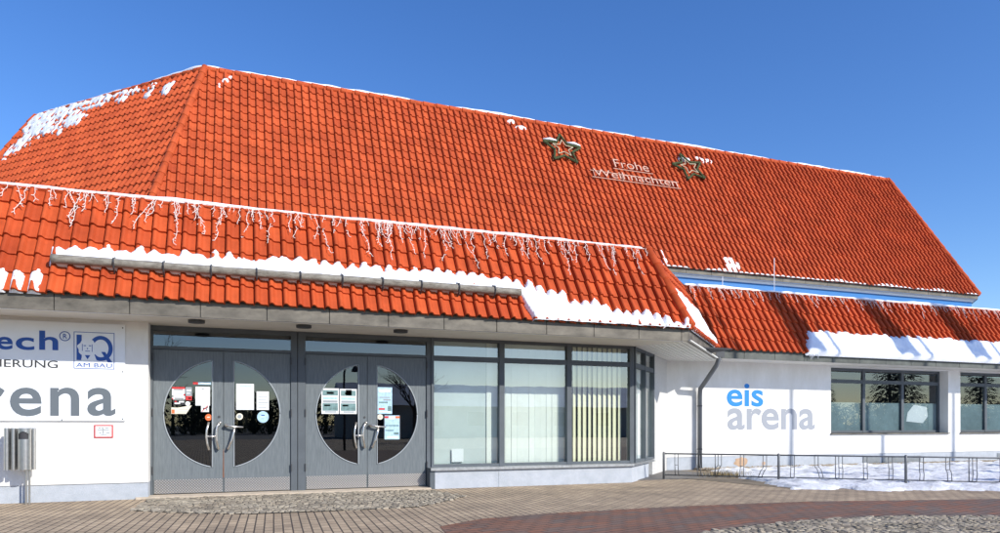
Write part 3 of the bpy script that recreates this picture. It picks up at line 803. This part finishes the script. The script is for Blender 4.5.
# patches on the hall roof
def f_hl(u, v):
    n1 = fb(u*1.6, v*1.6, 2.)*.5 + fb(u*6, v*6, 4.)*.45 + (pan(u)-.5)*.08
    big = 1.0 - math.hypot((u-2.1)/1.25, (v-4.85)/.85)
    f = big*.45 + n1*.62 - .10
    lo = .55 - math.hypot((u-1.15)/.35, (v-3.95)/.7); f = max(f, lo*.4+n1*.3-.05)
    row = .17 - abs(v-5.5+.02*u) ; f = max(f, min(row*2, (6.9-u)*.3, .12)+n1*.45-.04-.08*max(0, (u-4))*.5)
    for cu, cv, ru, rv in ((7.2, 4.95, .22, .3), (6.5, 4.93, .16, .2), (3.6, 4.75, .5, .3), (5.35, 5.1, .2, .16), (4.1, 5.15, .5, .13), (3.3, 4.3, .12, .16)):
        f = max(f, (1-math.hypot((u-cu)/ru, (v-cv)/rv))*.16 + n1*.16)
    return min(f*.5, u-.204*v-.02, LC-.204*v-.1-u)
o = snow_patch(HL2, (c45, -c45, 0), (c45*HR, c45*HR, HI), .3, 8.2, 3.3, 5.55, .045, f_hl, .05, .055, 3.).build('snow_patches', M['snow'], smooth=True)
tag(centre(o), 'broken snow patches near the left ridge of the high hall roof', 'snow', kind='stuff')
SP = [(7.85, 5.38, .14, .1), (8.15, 5.2, .2, .07), (14.0, 4.9, .28, .13), (14.65, 5.05, .14, .07), (14.95, 4.98, .25, .09), (-.35, 5.2, .06, .09), (-.5, 4.95, .05, .09), (-.2, 5.35, .08, .05), (14.15, .28, .26, .30), (11.7, .25, .06, .35)]
def f_hf(u, v):
    f = -1.
    for cu, cv, ru, rv in SP:
        if abs(u-cu) < 1 and abs(v-cv) < 1: f = max(f, (1-math.hypot((u-cu)/ru, (v-cv)/rv))*.12 + fb(u*5, v*5, 1.)*.06)
    if v < .3 and u > 10.5: f = max(f, .02 + .06*noise.noise((u*.9, 0, 3)) + .05*pan(u)*noise.noise((u*2, 5, 1)) - v*.6)
    return f
mbs = merge(snow_patch((0, 17.5, HZ), (1, 0, 0), gH, -1.2, 24.6, -.06, .75, .06, f_hf, .05, .03, 3.), snow_patch((0, 17.5, HZ), (1, 0, 0), gH, -1.2, 16, 4.5, 5.55, .05, f_hf, .05, .03, 3.))
o = mbs.build('snow_patches', M['snow'], smooth=True); tag(centre(o), 'small snow dabs scattered on the long front slope of the high hall roof', 'snow', kind='stuff')

# ================================================================== CHRISTMAS LIGHTS
def icicle_lights(x0, x1, Y, zt, seed, dens, lmax, label, slope_g, A):
    rnd = random.Random(seed); mb = MB(); g = unit(slope_g); n = Vector((1, 0, 0)).cross(g).normalized(); A = Vector(A)
    path = []; x = x0
    while x < x1:
        path.append(A + Vector((x, 0, 0)) + g*(SLP-.03+rnd.uniform(-.02, .02)) + n*.075); x += .12
    mb.tube(path, .0065, 5)
    x = x0; per = 0
    while x < x1:
        per = (per+1) % 4
        L = lmax*[.28, .62, 1.0, .45][per]*rnd.uniform(.65, 1.2)
        for s in range(1 if rnd.random() < .75 else 2):
            p = []; v = SLP-.03; u = x + rnd.uniform(-.05, .05); dr = rnd.uniform(-.18, .18)
            vv = 0
            while vv < L:
                p.append(A + Vector((u, 0, 0)) + g*(v-vv) + n*(.075+rnd.uniform(-.01, .012)))
                u += dr*.06 + rnd.uniform(-.028, .028); vv += .055
            if len(p) > 1: mb.tube(p, .0045, 4)
            if len(p) > 3:
                for q in p[1:]:
                    mb.tube([q, q+n*.012+Vector((rnd.uniform(-.04, .04), 0, rnd.uniform(-.035, .005)))], .0055, 4)
            L *= .6
        x += rnd.choice((.05, .07, .10, .16, .20, .26))*dens
    o = mb.build('light_string', M['wire']); return tag(centre(o), label, 'string lights')
icicle_lights(XL+.2, 7.35, 11.69, 4.45, 3, .72, .72, 'unlit icicle light string draped along the top of the entrance roof', gE, (0, 10.82, ZE))
icicle_lights(10.2, 26.8, 14.37, 4.45, 6, .75, .42, 'unlit icicle light string draped along the top of the annex roof', gE, (0, 13.5, ZE))
gH_ = unit(gH); nH = Vector((1, 0, 0)).cross(gH_).normalized()
def on_h(u, v, h=0.): return Vector((u, 17.5, HZ)) + gH_*v + nH*h
def star(u, v, s, rot, label):
    t = thing('star', on_h(u, v), label, 'star decoration', 'garland stars on the hall roof')
    rnd = random.Random(int(u*10)); P = []
    for k in range(10):
        a = math.pi/2 + rot + k*math.pi/5; r = s if k % 2 == 0 else s*.46
        P.append((u+r*math.cos(a), v+r*math.sin(a)))
    ga = MB()
    for k in range(10):
        (ua, va), (ub, vb) = P[k], P[(k+1) % 10]
        ga.tube([on_h(ua, va, .12), on_h((ua+ub)/2, (va+vb)/2, .12), on_h(ub, vb, .12)], .036, 6)
        for q in range(46):
            w = rnd.random(); c = on_h(ua+(ub-ua)*w, va+(vb-va)*w, .12)
            dd = Vector((rnd.gauss(0, 1), rnd.gauss(0, 1), rnd.gauss(0, 1))).normalized()
            sd = dd.orthogonal().normalized()*.012
            ga.face([c+sd, c-sd, c+dd*rnd.uniform(.07, .13)])
    ga.build('garland', M['garland'], t)
    li = MB()
    Q = [(u+(x-u)*.55, v+(y-v)*.55) for x, y in P]
    for k in range(10): li.tube([on_h(*Q[k], .15), on_h(*Q[(k+1) % 10], .15)], .014, 6)
    li.build('inner_frame', M['gold'], t)
    for (a, b) in ((2, 1), (9, 8)):
        (ua, va), (ub, vb) = P[a], P[b]
        if u < 12: MB().tube([on_h(ua, va+.05, .15), on_h((ua+ub)/2, (va+vb)/2+.06, .17), on_h(ub, vb+.05, .15)], [.02, .045, .02], 8).build('snow_cap', M['snow'], t, smooth=True)

    for k in (0, 4, 6):
        MB().tube([on_h(*P[k], 0), on_h(*P[k], .12)], .015, 6).build('strut', M['dark_metal'], t)
star(9.35, 4.36, .66, -.05, 'dark green garland star with snow on its arms on the hall roof')
star(13.97, 4.38, .64, .22, 'tilted dark green garland star without snow on the hall roof')
sgn = thing('greeting_sign', on_h(11.7, 3.7), 'white wire Christmas greeting in two lines between the roof stars', 'sign')
text_mb('Frohe', on_h(11.05, 3.88, .10), (1, 0, 0), gH_, 1.25, .36, .02, -.010).build('lettering', M['wire2'], sgn)
text_mb('Weihnachten', on_h(10.2, 3.36, .10), (1, 0, 0), gH_, 3.0, .30, .02, -.010).build('lettering', M['wire2'], sgn)
rl = MB()
for a, b, v in ((10.98, 12.42, 3.83), (10.1, 13.3, 3.31), (10.1, 13.3, 3.60)): rl.tube([on_h(a, v, .09), on_h(b, v, .09)], .013, 6)
for u in (10.2, 11.2, 12.2, 13.2): rl.tube([on_h(u, 3.31, 0), on_h(u, 3.31, .09)], .012, 6); rl.tube([on_h(u, 3.31, .09), on_h(u, 3.60, .09)], .012, 6)
rl.build('rail', M['wire2'], sgn)
# lightning rods
for (x, y, z, h, lab) in ((12.9, 14.42, 4.4, 1.0, 'tall thin white rod standing at the annex ridge beneath the hall roof'), (11.35, 14.5, 4.4, .42, 'short white rod at the annex ridge beside the entrance roof end')):
    t = thing('lightning_rod', (x, y, z), lab, 'rod', 'rods on the annex roof')
    MB().tube([(x, y, z), (x, y, z+h)], .009, 8).build('rod', M['white'], t); MB().tube([(x, y, z), (x, y, z+.06)], .05, 10).build('foot', M['dark_metal'], t)

# ================================================================== SIGNS
sg_ = thing('sign_board', (-3.2, 11.68, 1.17), 'large white sponsor board above the litter bin with blue and grey lettering', 'sign')
MB().box(-5.6, -1.59, 11.672, 11.697, 1.17, 2.60).build('board', M['white'], sg_)
ex, ez = (1, 0, 0), (0, 0, 1); ys = 11.6715
merge(text_mb('e', (-3.20, ys, 2.175), ex, ez, .20, .18, .003, .02), text_mb('c', (-2.965, ys, 2.178), ex, ez, .225, .18, .003, .02), text_mb('h', (-2.68, ys, 2.188), ex, ez, .235, .275, .003, .02)).build('lettering', M['blue'], sg_)
rg = MB()
rgp = [(-2.362+.065*math.cos(a), ys-.003, 2.395+.065*math.sin(a)) for a in [i*math.pi/12 for i in range(25)]]
rg.tube(rgp, .006, 5); merge(rg, text_mb('R', (-2.385, ys, 2.36), ex, ez, .05, .07, .003, .01)).build('registered_mark', M['blue'], sg_)
text_mb('IERUNG', (-3.155, ys, 1.93), ex, ez, .705, .108, .003, .005).build('lettering', M['black'], sg_)
merge(text_mb('a', (-3.87, ys, 1.236), ex, ez, .36, .41, .003, .016), text_mb('r', (-3.38, ys, 1.24), ex, ez, .285, .41, .003, .016), text_mb('e', (-3.035, ys, 1.236), ex, ez, .385, .41, .003, .016), text_mb('n', (-2.545, ys, 1.244), ex, ez, .365, .41, .003, .016),
      text_mb('a', (-2.08, ys, 1.244), ex, ez, .365, .415, .003, .016)).build('lettering', M['greyl'], sg_)
lg = MB()   # logo: thin square, I, Q, a simple child's portrait, line of text
x0, x1, z0, z1 = -2.25, -1.728, 1.932, 2.468
for a, b, c, d in ((x0, x1, z0, z0+.008), (x0, x1, z1-.008, z1), (x0, x0+.008, z0+.008, z1-.008), (x1-.008, x1, z0+.008, z1-.008)): lg.box(a, b, ys-.003, ys, c, d)
lg.box(-2.215, -2.150, ys-.003, ys, 2.055, 2.425)
N = 40
qc = (-1.905, 2.235)
for i in range(N):
    a0, a1 = 2*math.pi*i/N, 2*math.pi*(i+1)/N
    lg.slab([(qc[0]+.155*math.cos(a0), ys, qc[1]+.185*math.sin(a0)), (qc[0]+.155*math.cos(a1), ys, qc[1]+.185*math.sin(a1)), (qc[0]+.10*math.cos(a1), ys, qc[1]+.13*math.sin(a1)), (qc[0]+.10*math.cos(a0), ys, qc[1]+.13*math.sin(a0))], (0, -.003, 0))
lg.slab([(-1.90, ys, 2.185), (-1.85, ys, 2.185), (-1.755, ys, 2.035), (-1.815, ys, 2.035)], (0, -.0035, 0))
lgo = merge(lg, text_mb('AM BAU', (-2.22, ys, 1.955), ex, ez, .46, .062, .003, 0.)).build('logo', M['blue'], sg_)
hd = MB(); rnd = random.Random(2)
hd.slab([(-2.075+.125*math.cos(a)*(1+.08*math.sin(a*7)), ys-.004, 2.235+.125*math.sin(a)*(1+.06*math.cos(a*6))) for a in [i*math.pi/20 for i in range(40)]], (0, -.002, 0))
hd.slab([(-2.16, ys-.004, 2.06), (-1.96, ys-.004, 2.06), (-1.99, ys-.004, 2.15), (-2.13, ys-.004, 2.15)], (0, -.0015, 0))
hd.build('portrait', M['white'], lgo)
fc = MB(); yf = ys-.0062
for a, b, c, d in ((-2.125, -2.095, 2.262, 2.274), (-2.058, -2.028, 2.262, 2.274), (-2.082, -2.07, 2.215, 2.235), (-2.105, -2.045, 2.185, 2.194), (-2.145, -2.137, 2.19, 2.29), (-2.02, -2.012, 2.18, 2.29)): fc.box(a, b, yf-.001, yf, c, d)
fc.slab([(-2.11, yf, 2.13), (-2.04, yf, 2.13), (-2.075, yf, 2.07)], (0, -.001, 0))
fc.build('portrait_features', M['blue'], lgo)
for x, z in ((-1.62, 1.2), (-2.4, 1.185), (-1.62, 1.9), (-1.62, 2.55)):
    MB().tube([(x, 11.672, z), (x, 11.668, z)], .01, 8).build('screw', M['dark_metal'], sg_)

rs = thing('notice_plate', (-1.87, 11.69, .92), 'small red framed white notice plate low on the white wall left of the doors', 'sign')
MB().box(-1.995, -1.75, 11.688, 11.698, .922, 1.112).build('frame', M['red'], rs)
MB().box(-1.978, -1.767, 11.685, 11.6875, .939, 1.095).build('plate', M['paper'], rs)
tl = MB()
for i, (a, b, z) in enumerate(((-1.94, -1.91, 1.06), (-1.90, -1.87, 1.06), (-1.85, -1.81, 1.06), (-1.95, -1.80, 1.035), (-1.885, -1.865, 1.0), (-1.93, -1.90, .99), (-1.84, -1.79, .99), (-1.91, -1.83, .965))): tl.box(a, b, 11.6835, 11.6848, z, z+.014)
tl.box(-1.88, -1.872, 11.6835, 11.6848, .98, 1.055)
tl.build('print', M['pgrey'], rs)

wl = thing('wall_lettering', (12.8, 14.5, .97), 'painted words eis arena in blue and grey on the white annex wall', 'lettering')
yw = A0-.001
text_mb('eis', (11.40, yw, 1.565), ex, ez, 1.13, .58, .004, .018).build('blue_word', M['ltblue'], wl)
text_mb('arena', (11.42, yw, .975), ex, ez, 2.80, .55, .004, .018).build('grey_word', M['ltgrey'], wl)

# ================================================================== PAPERS ON THE DOOR GLASS
def paper(name, x0, x1, z0, z1, m, label, cat, marks=(), poly=None, disc=False, y=12.0165):
    y += DOOR_Y
    t = thing(name, ((x0+x1)/2, y, z0), label, cat)
    b = MB()
    if disc: b.disc(((x0+x1)/2, y, (z0+z1)/2), (1, 0, 0), (0, 0, 1), (x1-x0)/2, (0, .002, 0), 20, (z1-z0)/2)
    elif poly: b.slab([(x0+(x1-x0)*a, y, z0+(z1-z0)*c) for a, c in poly], (0, .002, 0))
    else: b.box(x0, x1, y, y+.002, z0, z1)
    b.build('sheet', m, t)
    by = {}
    for (a, bb, c, d, mm) in marks: by.setdefault(mm, MB()).box(x0+(x1-x0)*a, x0+(x1-x0)*bb, y-.0012, y-.0002, z0+(z1-z0)*c, z0+(z1-z0)*d)
    for mm, mb in by.items(): mb.build('print', M[mm], t)
    return t
lines = lambda a, b, zs, m='pgrey', h=.012: [(a, b-(i % 3)*.08, z, z+h, m) for i, z in enumerate(zs)]
paper('flyer', -.985, -.800, 1.51, 1.705, M['paper'], 'red topped white flyer at upper left of the left door glass', 'flyer', [(0, 1, .84, 1, 'red'), (0, .1, 0, .12, 'red'), (.15, .85, .76, .82, 'black'), (.2, .8, .45, .5, 'pgrey'), (0, .12, .2, .3, 'black'), (.88, 1, .3, .45, 'red'), (.2, .9, .05, .12, 'black')])
paper('flyer', -.788, -.700, 1.50, 1.705, M['pgrey'], 'narrow grey flyer with a red lower half beside the red topped flyer', 'flyer', [(0, 1, 0, .32, 'red'), (.1, .9, .7, .8, 'paper'), (.1, .7, .5, .56, 'paper'), (.4, .9, .1, .2, 'paper')])
paper('sticker', -.965, -.805, 1.425, 1.494, M['black'], 'black and white sticker below the red topped flyer', 'sticker', [(.1, .6, .2, .5, 'paper'), (.5, .95, .55, .9, 'paper'), (.1, .3, .6, .9, 'red')])
paper('sticker', -.795, -.724, 1.41, 1.482, M['paper'], 'round white sticker at the right of the black and white sticker', 'sticker', [(.3, .7, .45, .55, 'pgrey')], disc=True, y=12.0135)
paper('flyer', -.995, -.700, 1.285, 1.42, M['cream'], 'slanted cream leaflet with an orange corner on the left door glass', 'flyer', [(.02, .16, .05, .5, 'orange'), (.25, .75, .2, .24, 'pgrey'), (.35, .8, .5, .53, 'pgrey')], poly=((0, 0), (.72, 0), (1, 1), (.3, .72), (0, .75)))
paper('notice', -.648, -.436, 1.418, 1.715, M['paper'], 'white typed notice beside the flyers on the left door glass', 'notice', [(.42, .58, .84, .9, 'pgrey'), (.28, .72, .62, .635, 'pgrey'), (.2, .85, .5, .515, 'pgrey'), (.3, .7, .38, .395, 'red'), (.25, .75, .25, .26, 'pgrey')])
paper('sticker', -.683, -.421, 1.75, 1.79, M['ltcyan'], 'pale blue sticker strip with a red end above the typed notice', 'sticker', [(.0, .28, 0, 1, 'red'), (.4, .95, .3, .6, 'paper')])
dg = paper('sticker', -.567, -.452, 1.317, 1.425, M['paper'], 'square white no dogs sticker at the lower edge of the typed notice', 'sticker', [(.25, .72, .45, .62, 'black'), (.25, .34, .2, .45, 'black'), (.62, .72, .2, .45, 'black'), (.7, .88, .6, .78, 'black')], y=12.0135)
mb = MB(); mb.slab([(-.56, 12.0115, 1.325), (-.55, 12.0115, 1.32), (-.46, 12.0115, 1.417), (-.47, 12.0115, 1.422)], (0, -.0008, 0)); mb.build('red_bar', M['red'], dg)
paper('sticker', -.509, -.409, 1.178, 1.285, M['orange'], 'round orange sticker left of the pull handle', 'sticker', [(.3, .7, .45, .6, 'cream')], disc=True)
paper('notice', -.048, .222, 1.355, 1.775, M['paper'], 'large white sheet on the right glass of the left double door', 'notice', [(.2, .85, .88, .92, 'ltcyan')] + lines(.12, .8, (.75, .64, .52, .42, .32, .2), 'ltcyan', .010))
paper('notice', .262, .452, 1.355, 1.655, M['paper'], 'smaller white sheet with dark lines beside the large white sheet', 'notice', lines(.12, .95, (.83, .68, .52, .38, .25, .12), 'pgrey', .035))
rb = paper('sticker', -.05, .055, 1.191, 1.30, M['cream'], 'round beige sticker with a dark ring under the large white sheet', 'sticker', [], disc=True)
MB().disc((.002, 12.0155, 1.245), (1, 0, 0), (0, 0, 1), .03, (0, -.0008, 0)).build('print', M['pgrey'], rb)
paper('sticker', .27, .45, 1.145, 1.335, M['ltcyan'], 'round light blue sticker under the smaller white sheet', 'sticker', [(.35, .65, .6, .68, 'blue'), (.3, .7, .5, .54, 'paper')], disc=True)
post = lambda: [(.06, .94, .72, .93, 'teal'), (.08, .92, .56, .66, 'ltcyan'), (.08, .92, .44, .53, 'pgrey'), (.06, .94, .12, .42, 'teal'), (.2, .85, .05, .10, 'pgrey'), (.3, .7, .78, .86, 'paper'), (.15, .5, .3, .36, 'ltcyan')]
paper('poster', 1.288, 1.575, 1.297, 1.725, M['paper'], 'green grey poster at the far left of the right double door', 'poster', post())
paper('poster', 1.590, 1.872, 1.297, 1.72, M['paper'], 'poster with a white blob motif just left of the right door seam', 'poster', post() + [(.35, .7, .74, .97, 'black')])
paper('poster', 2.222, 2.480, 1.30, 1.76, M['ltcyan'], 'pale lilac poster behind the right leaf glass of the right double door', 'poster', [(.1, .9, .82, .92, 'paper'), (.15, .85, .6, .64, 'pgrey'), (.1, .7, .4, .46, 'teal'), (.4, .9, .5, .56, 'pgrey'), (.1, .5, .15, .22, 'red'), (.1, .9, .06, .1, 'paper'), (.7, .95, .1, .3, 'teal')])
paper('sticker', 2.222, 2.322, 1.20, 1.295, M['cream'], 'round pale yellow sticker under the lilac poster', 'sticker', [(.3, .7, .45, .55, 'orange')], disc=True)
paper('poster', 2.335, 2.625, .86, 1.275, M['ltcyan'], 'dark framed poster with a coloured top right of the lever handle', 'poster', [(0, .05, 0, 1, 'black'), (.95, 1, 0, 1, 'black'), (.05, .28, .88, .97, 'red'), (.7, .95, .88, .97, 'orange'), (.3, .66, .84, .97, 'paper'), (.1, .9, .55, .6, 'teal'), (.1, .6, .35, .4, 'teal'), (.2, .85, .06, .13, 'paper'), (.6, .9, .2, .3, 'teal')])

# ================================================================== LITTER BIN
lb = thing('litter_bin', (-2.75, 11.3, 0), 'stainless steel litter bin with hooded opening on a post by the white wall', 'litter bin')
bd = MB(); cx, cy, rb_ = -2.80, 11.44, .083
bd.tube([(cx, cy, .49), (cx, cy, .50), (cx, cy, .915)], rb_, 24)
body = bd.build('body', M['steel'], lb, smooth=False)
rim = MB(); rim.tube([(cx, cy, 1.045), (cx, cy, 1.062)], rb_+.004, 24)
for k in range(24):      # hood wall with a gap at the front
    a0, a1 = 2*math.pi*k/24, 2*math.pi*(k+1)/24
    mid = (a0+a1)/2
    front = abs(((mid+math.pi/2+math.pi) % (2*math.pi))-math.pi)
    zl = .915 if front > .75 else 1.045-.035*(1-math.cos(0))-.04*(front/.75)**2
    if front <= .75: zl = 1.022-.035*(front/.75)**2
    p0, p1 = Vector((cx+rb_*math.cos(a0), cy+rb_*math.sin(a0), 0)), Vector((cx+rb_*math.cos(a1), cy+rb_*math.sin(a1), 0))
    rim.face([p0+Vector((0, 0, zl)), p1+Vector((0, 0, zl)), p1+Vector((0, 0, 1.046)), p0+Vector((0, 0, 1.046))])
rim.build('hood', M['steel'], lb)
MB().tube([(cx, cy, .905), (cx, cy, 1.04)], rb_-.012, 20).build('liner', M['dark'], lb)
MB().box(-2.90, -2.69, 11.53, 11.55, .485, 1.07).build('back_plate', M['galv'], lb)
MB().box(-2.712, -2.694, 11.46, 11.53, .485, 1.065).build('side_flange', M['steel'], lb)
tb = MB(); tb.tube([(-3.02, 11.47, .485), (-3.02, 11.47, 1.07)], .032, 14); tb.tube([(-2.94, 11.47, .485), (-2.94, 11.47, 1.07)], .028, 14); tb.box(-3.05, -2.905, 11.53, 11.544, .49, 1.065)
tb.build('ash_tube', M['steel'], lb, smooth=False)
MB().tube([(-2.80, 11.51, 0), (-2.80, 11.51, .49)], .014, 10).tube([(-2.76, 11.51, 0), (-2.76, 11.51, .49)], .014, 10).build('post', M['steel'], lb)

# ================================================================== BICYCLE RACK
rk = thing('bicycle_rack', (9.76, 10.79, 0), 'long low galvanised tube bicycle rack standing in the snow before the annex', 'bicycle rack')
P0, ST = Vector((8.07, 12.15, 0)), Vector((1.69, -1.36, 0)); dR = ST.normalized(); nR = Vector((dR.y, -dR.x, 0))
for k in range(5):
    p = P0+ST*k
    MB().tube([p, p+Vector((0, 0, .545)), p+Vector((0, 0, .56))], [.024, .024, .012], 10).build('post', M['rack'], rk, smooth=True)
for z, nm, r in ((.525, 'top_rail', .0145), (.095, 'bottom_rail', .0125)):
    MB().tube([P0+Vector((0, 0, z)), P0+ST*4+Vector((0, 0, z))], r, 8).build(nm, M['rack'], rk, smooth=True)
rnd = random.Random(21)
for k in range(4):
    for q in range(5):
        t = k + (q+.6)/5.2; c = P0+ST*t
        lean = rnd.choice((0, .01, .03, .09)); sgnn = rnd.choice((-1, 1)); kn = rnd.uniform(.2, .3)
        for hh_ in (-.032, .032):
            h_ = MB(); b = c+dR*hh_
            h_.tube([b+Vector((0, 0, .525)), b+nR*.01+Vector((0, 0, kn+.06)), b+dR*lean*.5*sgnn+nR*.05+Vector((0, 0, kn)), b+dR*lean*sgnn+nR*.02+Vector((0, 0, .095))], .0085, 6)
            if hh_ > 0: h_.tube([c-dR*.032+nR*.02+Vector((0, 0, .3)), c+dR*.032+nR*.02+Vector((0, 0, .3))], .006, 6)
            h_.build('wheel_holder', M['rack'], rk, smooth=True)
    c = P0+ST*(k+.46)
    MB().tube([c+Vector((0, 0, .095)), c+Vector((0, 0, .525))], .010, 6).build('upright', M['rack'], rk, smooth=True)

# ================================================================== BEHIND THE VIEWER: what the panes mirror and what shades the annex
def shadow_pole(x, y):  # added out of view; pole and offset cloth shaped to cast the annex shadows
    t = thing('shadow_pole', (x, y, 0), 'tall unseen pole with a hanging panel, added to cast shadow bands on the annex', 'shadow_pole', 'added shadow casters before the annex')
    MB().tube([(x, y, 0), (x, y, 6), (x, y, 12.6)], [.085, .075, .05], 12).build('pole', M['white'], t, smooth=True)
    b = MB(); nx, nz = 10, 18; k = 0
    for j in range(nz+1):
        for i in range(nx+1):
            u = i/nx; w = .62*(1-.12*math.sin(j*.5)); b.v.append((x-1.05+u*w*1.2, y+.05*math.sin(u*9+j*.25)-.06, 12.25-j*.132+.04*math.sin(u*5)))
    for j in range(nz):
        for i in range(nx): a = j*(nx+1)+i; b.f.append((a, a+1, a+nx+2, a+nx+1))
    b.build('shadow_panel', M['shadow_cloth'], t, smooth=True)
    MB().tube([(x, y, 12.32), (x-1.08, y-.06, 12.32)], .02, 8).build('shadow_panel_arm', M['white'], t, smooth=True)
for x in (10.38, 13.38, 16.56, 19.3): shadow_pole(x + 10.5*math.tan(R(SUN_AZ)), 4.0)
def bare_tree(x, y, H, seed):
    rnd = random.Random(seed); t = thing('bare_tree', (x, y, 0), 'leafless tree behind the viewer, mirrored in the door glass', 'tree', 'bare trees across the square')
    tr = MB(); tr.tube([(x, y, 0), (x+.05, y, H*.2), (x, y+.05, H*.36)], [.16, .13, .10], 8); tr.build('trunk', M['bark'], t, smooth=True)
    c = MB()
    def br(p, d, L, r, n):
        q = p + d*L*.5 + Vector((rnd.gauss(0, .04), rnd.gauss(0, .04), .03))*L; e = p + d*L
        c.tube([p, q, e], [r, r*.8, r*.55], 5)
        if n == 0: return
        for k in range(rnd.choice((2, 3, 3))):
            nd = (d + Vector((rnd.gauss(0, .5), rnd.gauss(0, .5), rnd.gauss(.15, .3)))).normalized()
            br(p + d*L*rnd.uniform(.45, 1), nd, L*rnd.uniform(.55, .82), r*.55, n-1)
    for k in range(6):
        a = k*1.05+rnd.uniform(-.3, .3); br(Vector((x, y, H*(.26+.02*k))), Vector((math.cos(a)*.6, math.sin(a)*.6, .8)).normalized(), H*.24, .06, 4)
    c.build('crown', M['bark'], t)
bare_tree(-4.2, -10, 6.5, 1); bare_tree(10.5, -20, 6, 2)
def conifer(x, y, H, seed):
    rnd = random.Random(seed); t = thing('conifer', (x, y, 0), 'dark conifer behind the viewer, mirrored in the annex windows', 'tree', 'conifers across the square')
    MB().tube([(x, y, 0), (x, y, H)], [.14, .02], 7).build('trunk', M['bark'], t)
    c = MB()
    for _ in range(2600):
        z = H*(.08+.92*rnd.random()**1.25); rm = (1-z/H)*H*.26+.1; a = rnd.uniform(0, 6.283); r = rm*rnd.uniform(.3, 1)
        p = Vector((x+r*math.cos(a), y+r*math.sin(a), z-.25*r)); d = Vector((math.cos(a), math.sin(a), -.5)).normalized()*rnd.uniform(.2, .4)
        s = Vector((-math.sin(a), math.cos(a), rnd.uniform(-.4, .4)))*rnd.uniform(.05, .12)
        c.face([p-s, p+s, p+d])
    c.build('crown', M['needles'], t)
for i, (x, y, H) in enumerate(((30, -9, 8), (33.5, -11, 9.5), (37, -8, 7.5), (40.5, -12, 9), (45, -9, 8.5), (50, -12, 9.5), (56, -10, 8))): conifer(x, y, H, 30+i)
lp = thing('street_lamp', (4.15, -6, 0), 'dark curved street lamp behind the viewer, mirrored in the right double door', 'street lamp')
MB().tube([(4.15, -6, 0), (4.15, -6, 3.2), (4.2, -6, 3.75), (4.35, -6, 3.95), (4.55, -6, 3.85), (4.62, -6, 3.6)], [.06, .04, .03, .028, .028, .028], 8).build('pole', M['dark_metal'], lp, smooth=True)
MB().tube([(4.62, -6, 3.62), (4.62, -6, 3.5), (4.62, -6, 3.34)], [.05, .16, .2], 12).build('lamp_head', M['dark_metal'], lp)
hs = thing('low_house', (22, -34, 0), 'low pale house with a snowy roof behind the viewer, mirrored in the bay windows', 'house')
MB().box(8, 40, -40, -32, 0, 2.7).build('wall', M['housewall'], hs)
MB().slab([(7.6, -31.6, 2.6), (7.6, -36, 4.6), (7.6, -40.4, 2.6)], (32.8, 0, 0)).build('roof', M['farsnow'], hs)
for x in range(10, 39, 4): MB().box(x, x+1.4, -32, -31.97, 1, 2.1).build('window', M['dark'], hs)
wd = MB(); rnd = random.Random(77)  # unseen treeline added to keep the bright horizon out of the panes
for _ in range(420):
    x = rnd.uniform(-110, 190); y = rnd.uniform(-70, -52); H = rnd.uniform(3.2, 5.0)
    wd.tube([(x, y, 0), (x, y, H*.8)], [.2, .05], 5)
    for _ in range(170):
        z = H*rnd.uniform(.02, 1); r = H*.5*math.sqrt(max(.05, 1-((z/H-.4)/.62)**2))*rnd.uniform(.2, 1); a = rnd.uniform(0, 6.283)
        p = Vector((x+r*math.cos(a), y+r*math.sin(a), z)); d = Vector((math.cos(a), math.sin(a), rnd.uniform(.2, 1.2)))*rnd.uniform(.25, .7); q = Vector((-math.sin(a), math.cos(a), .2))*rnd.uniform(.06, .22)
        wd.face([p-q, p+q, p+d])
sdesc(wd.build('screen_trees', M['needles']), 'far dark line of trees added behind the viewer to block the mirrored horizon', 'screen_trees', 'stuff')
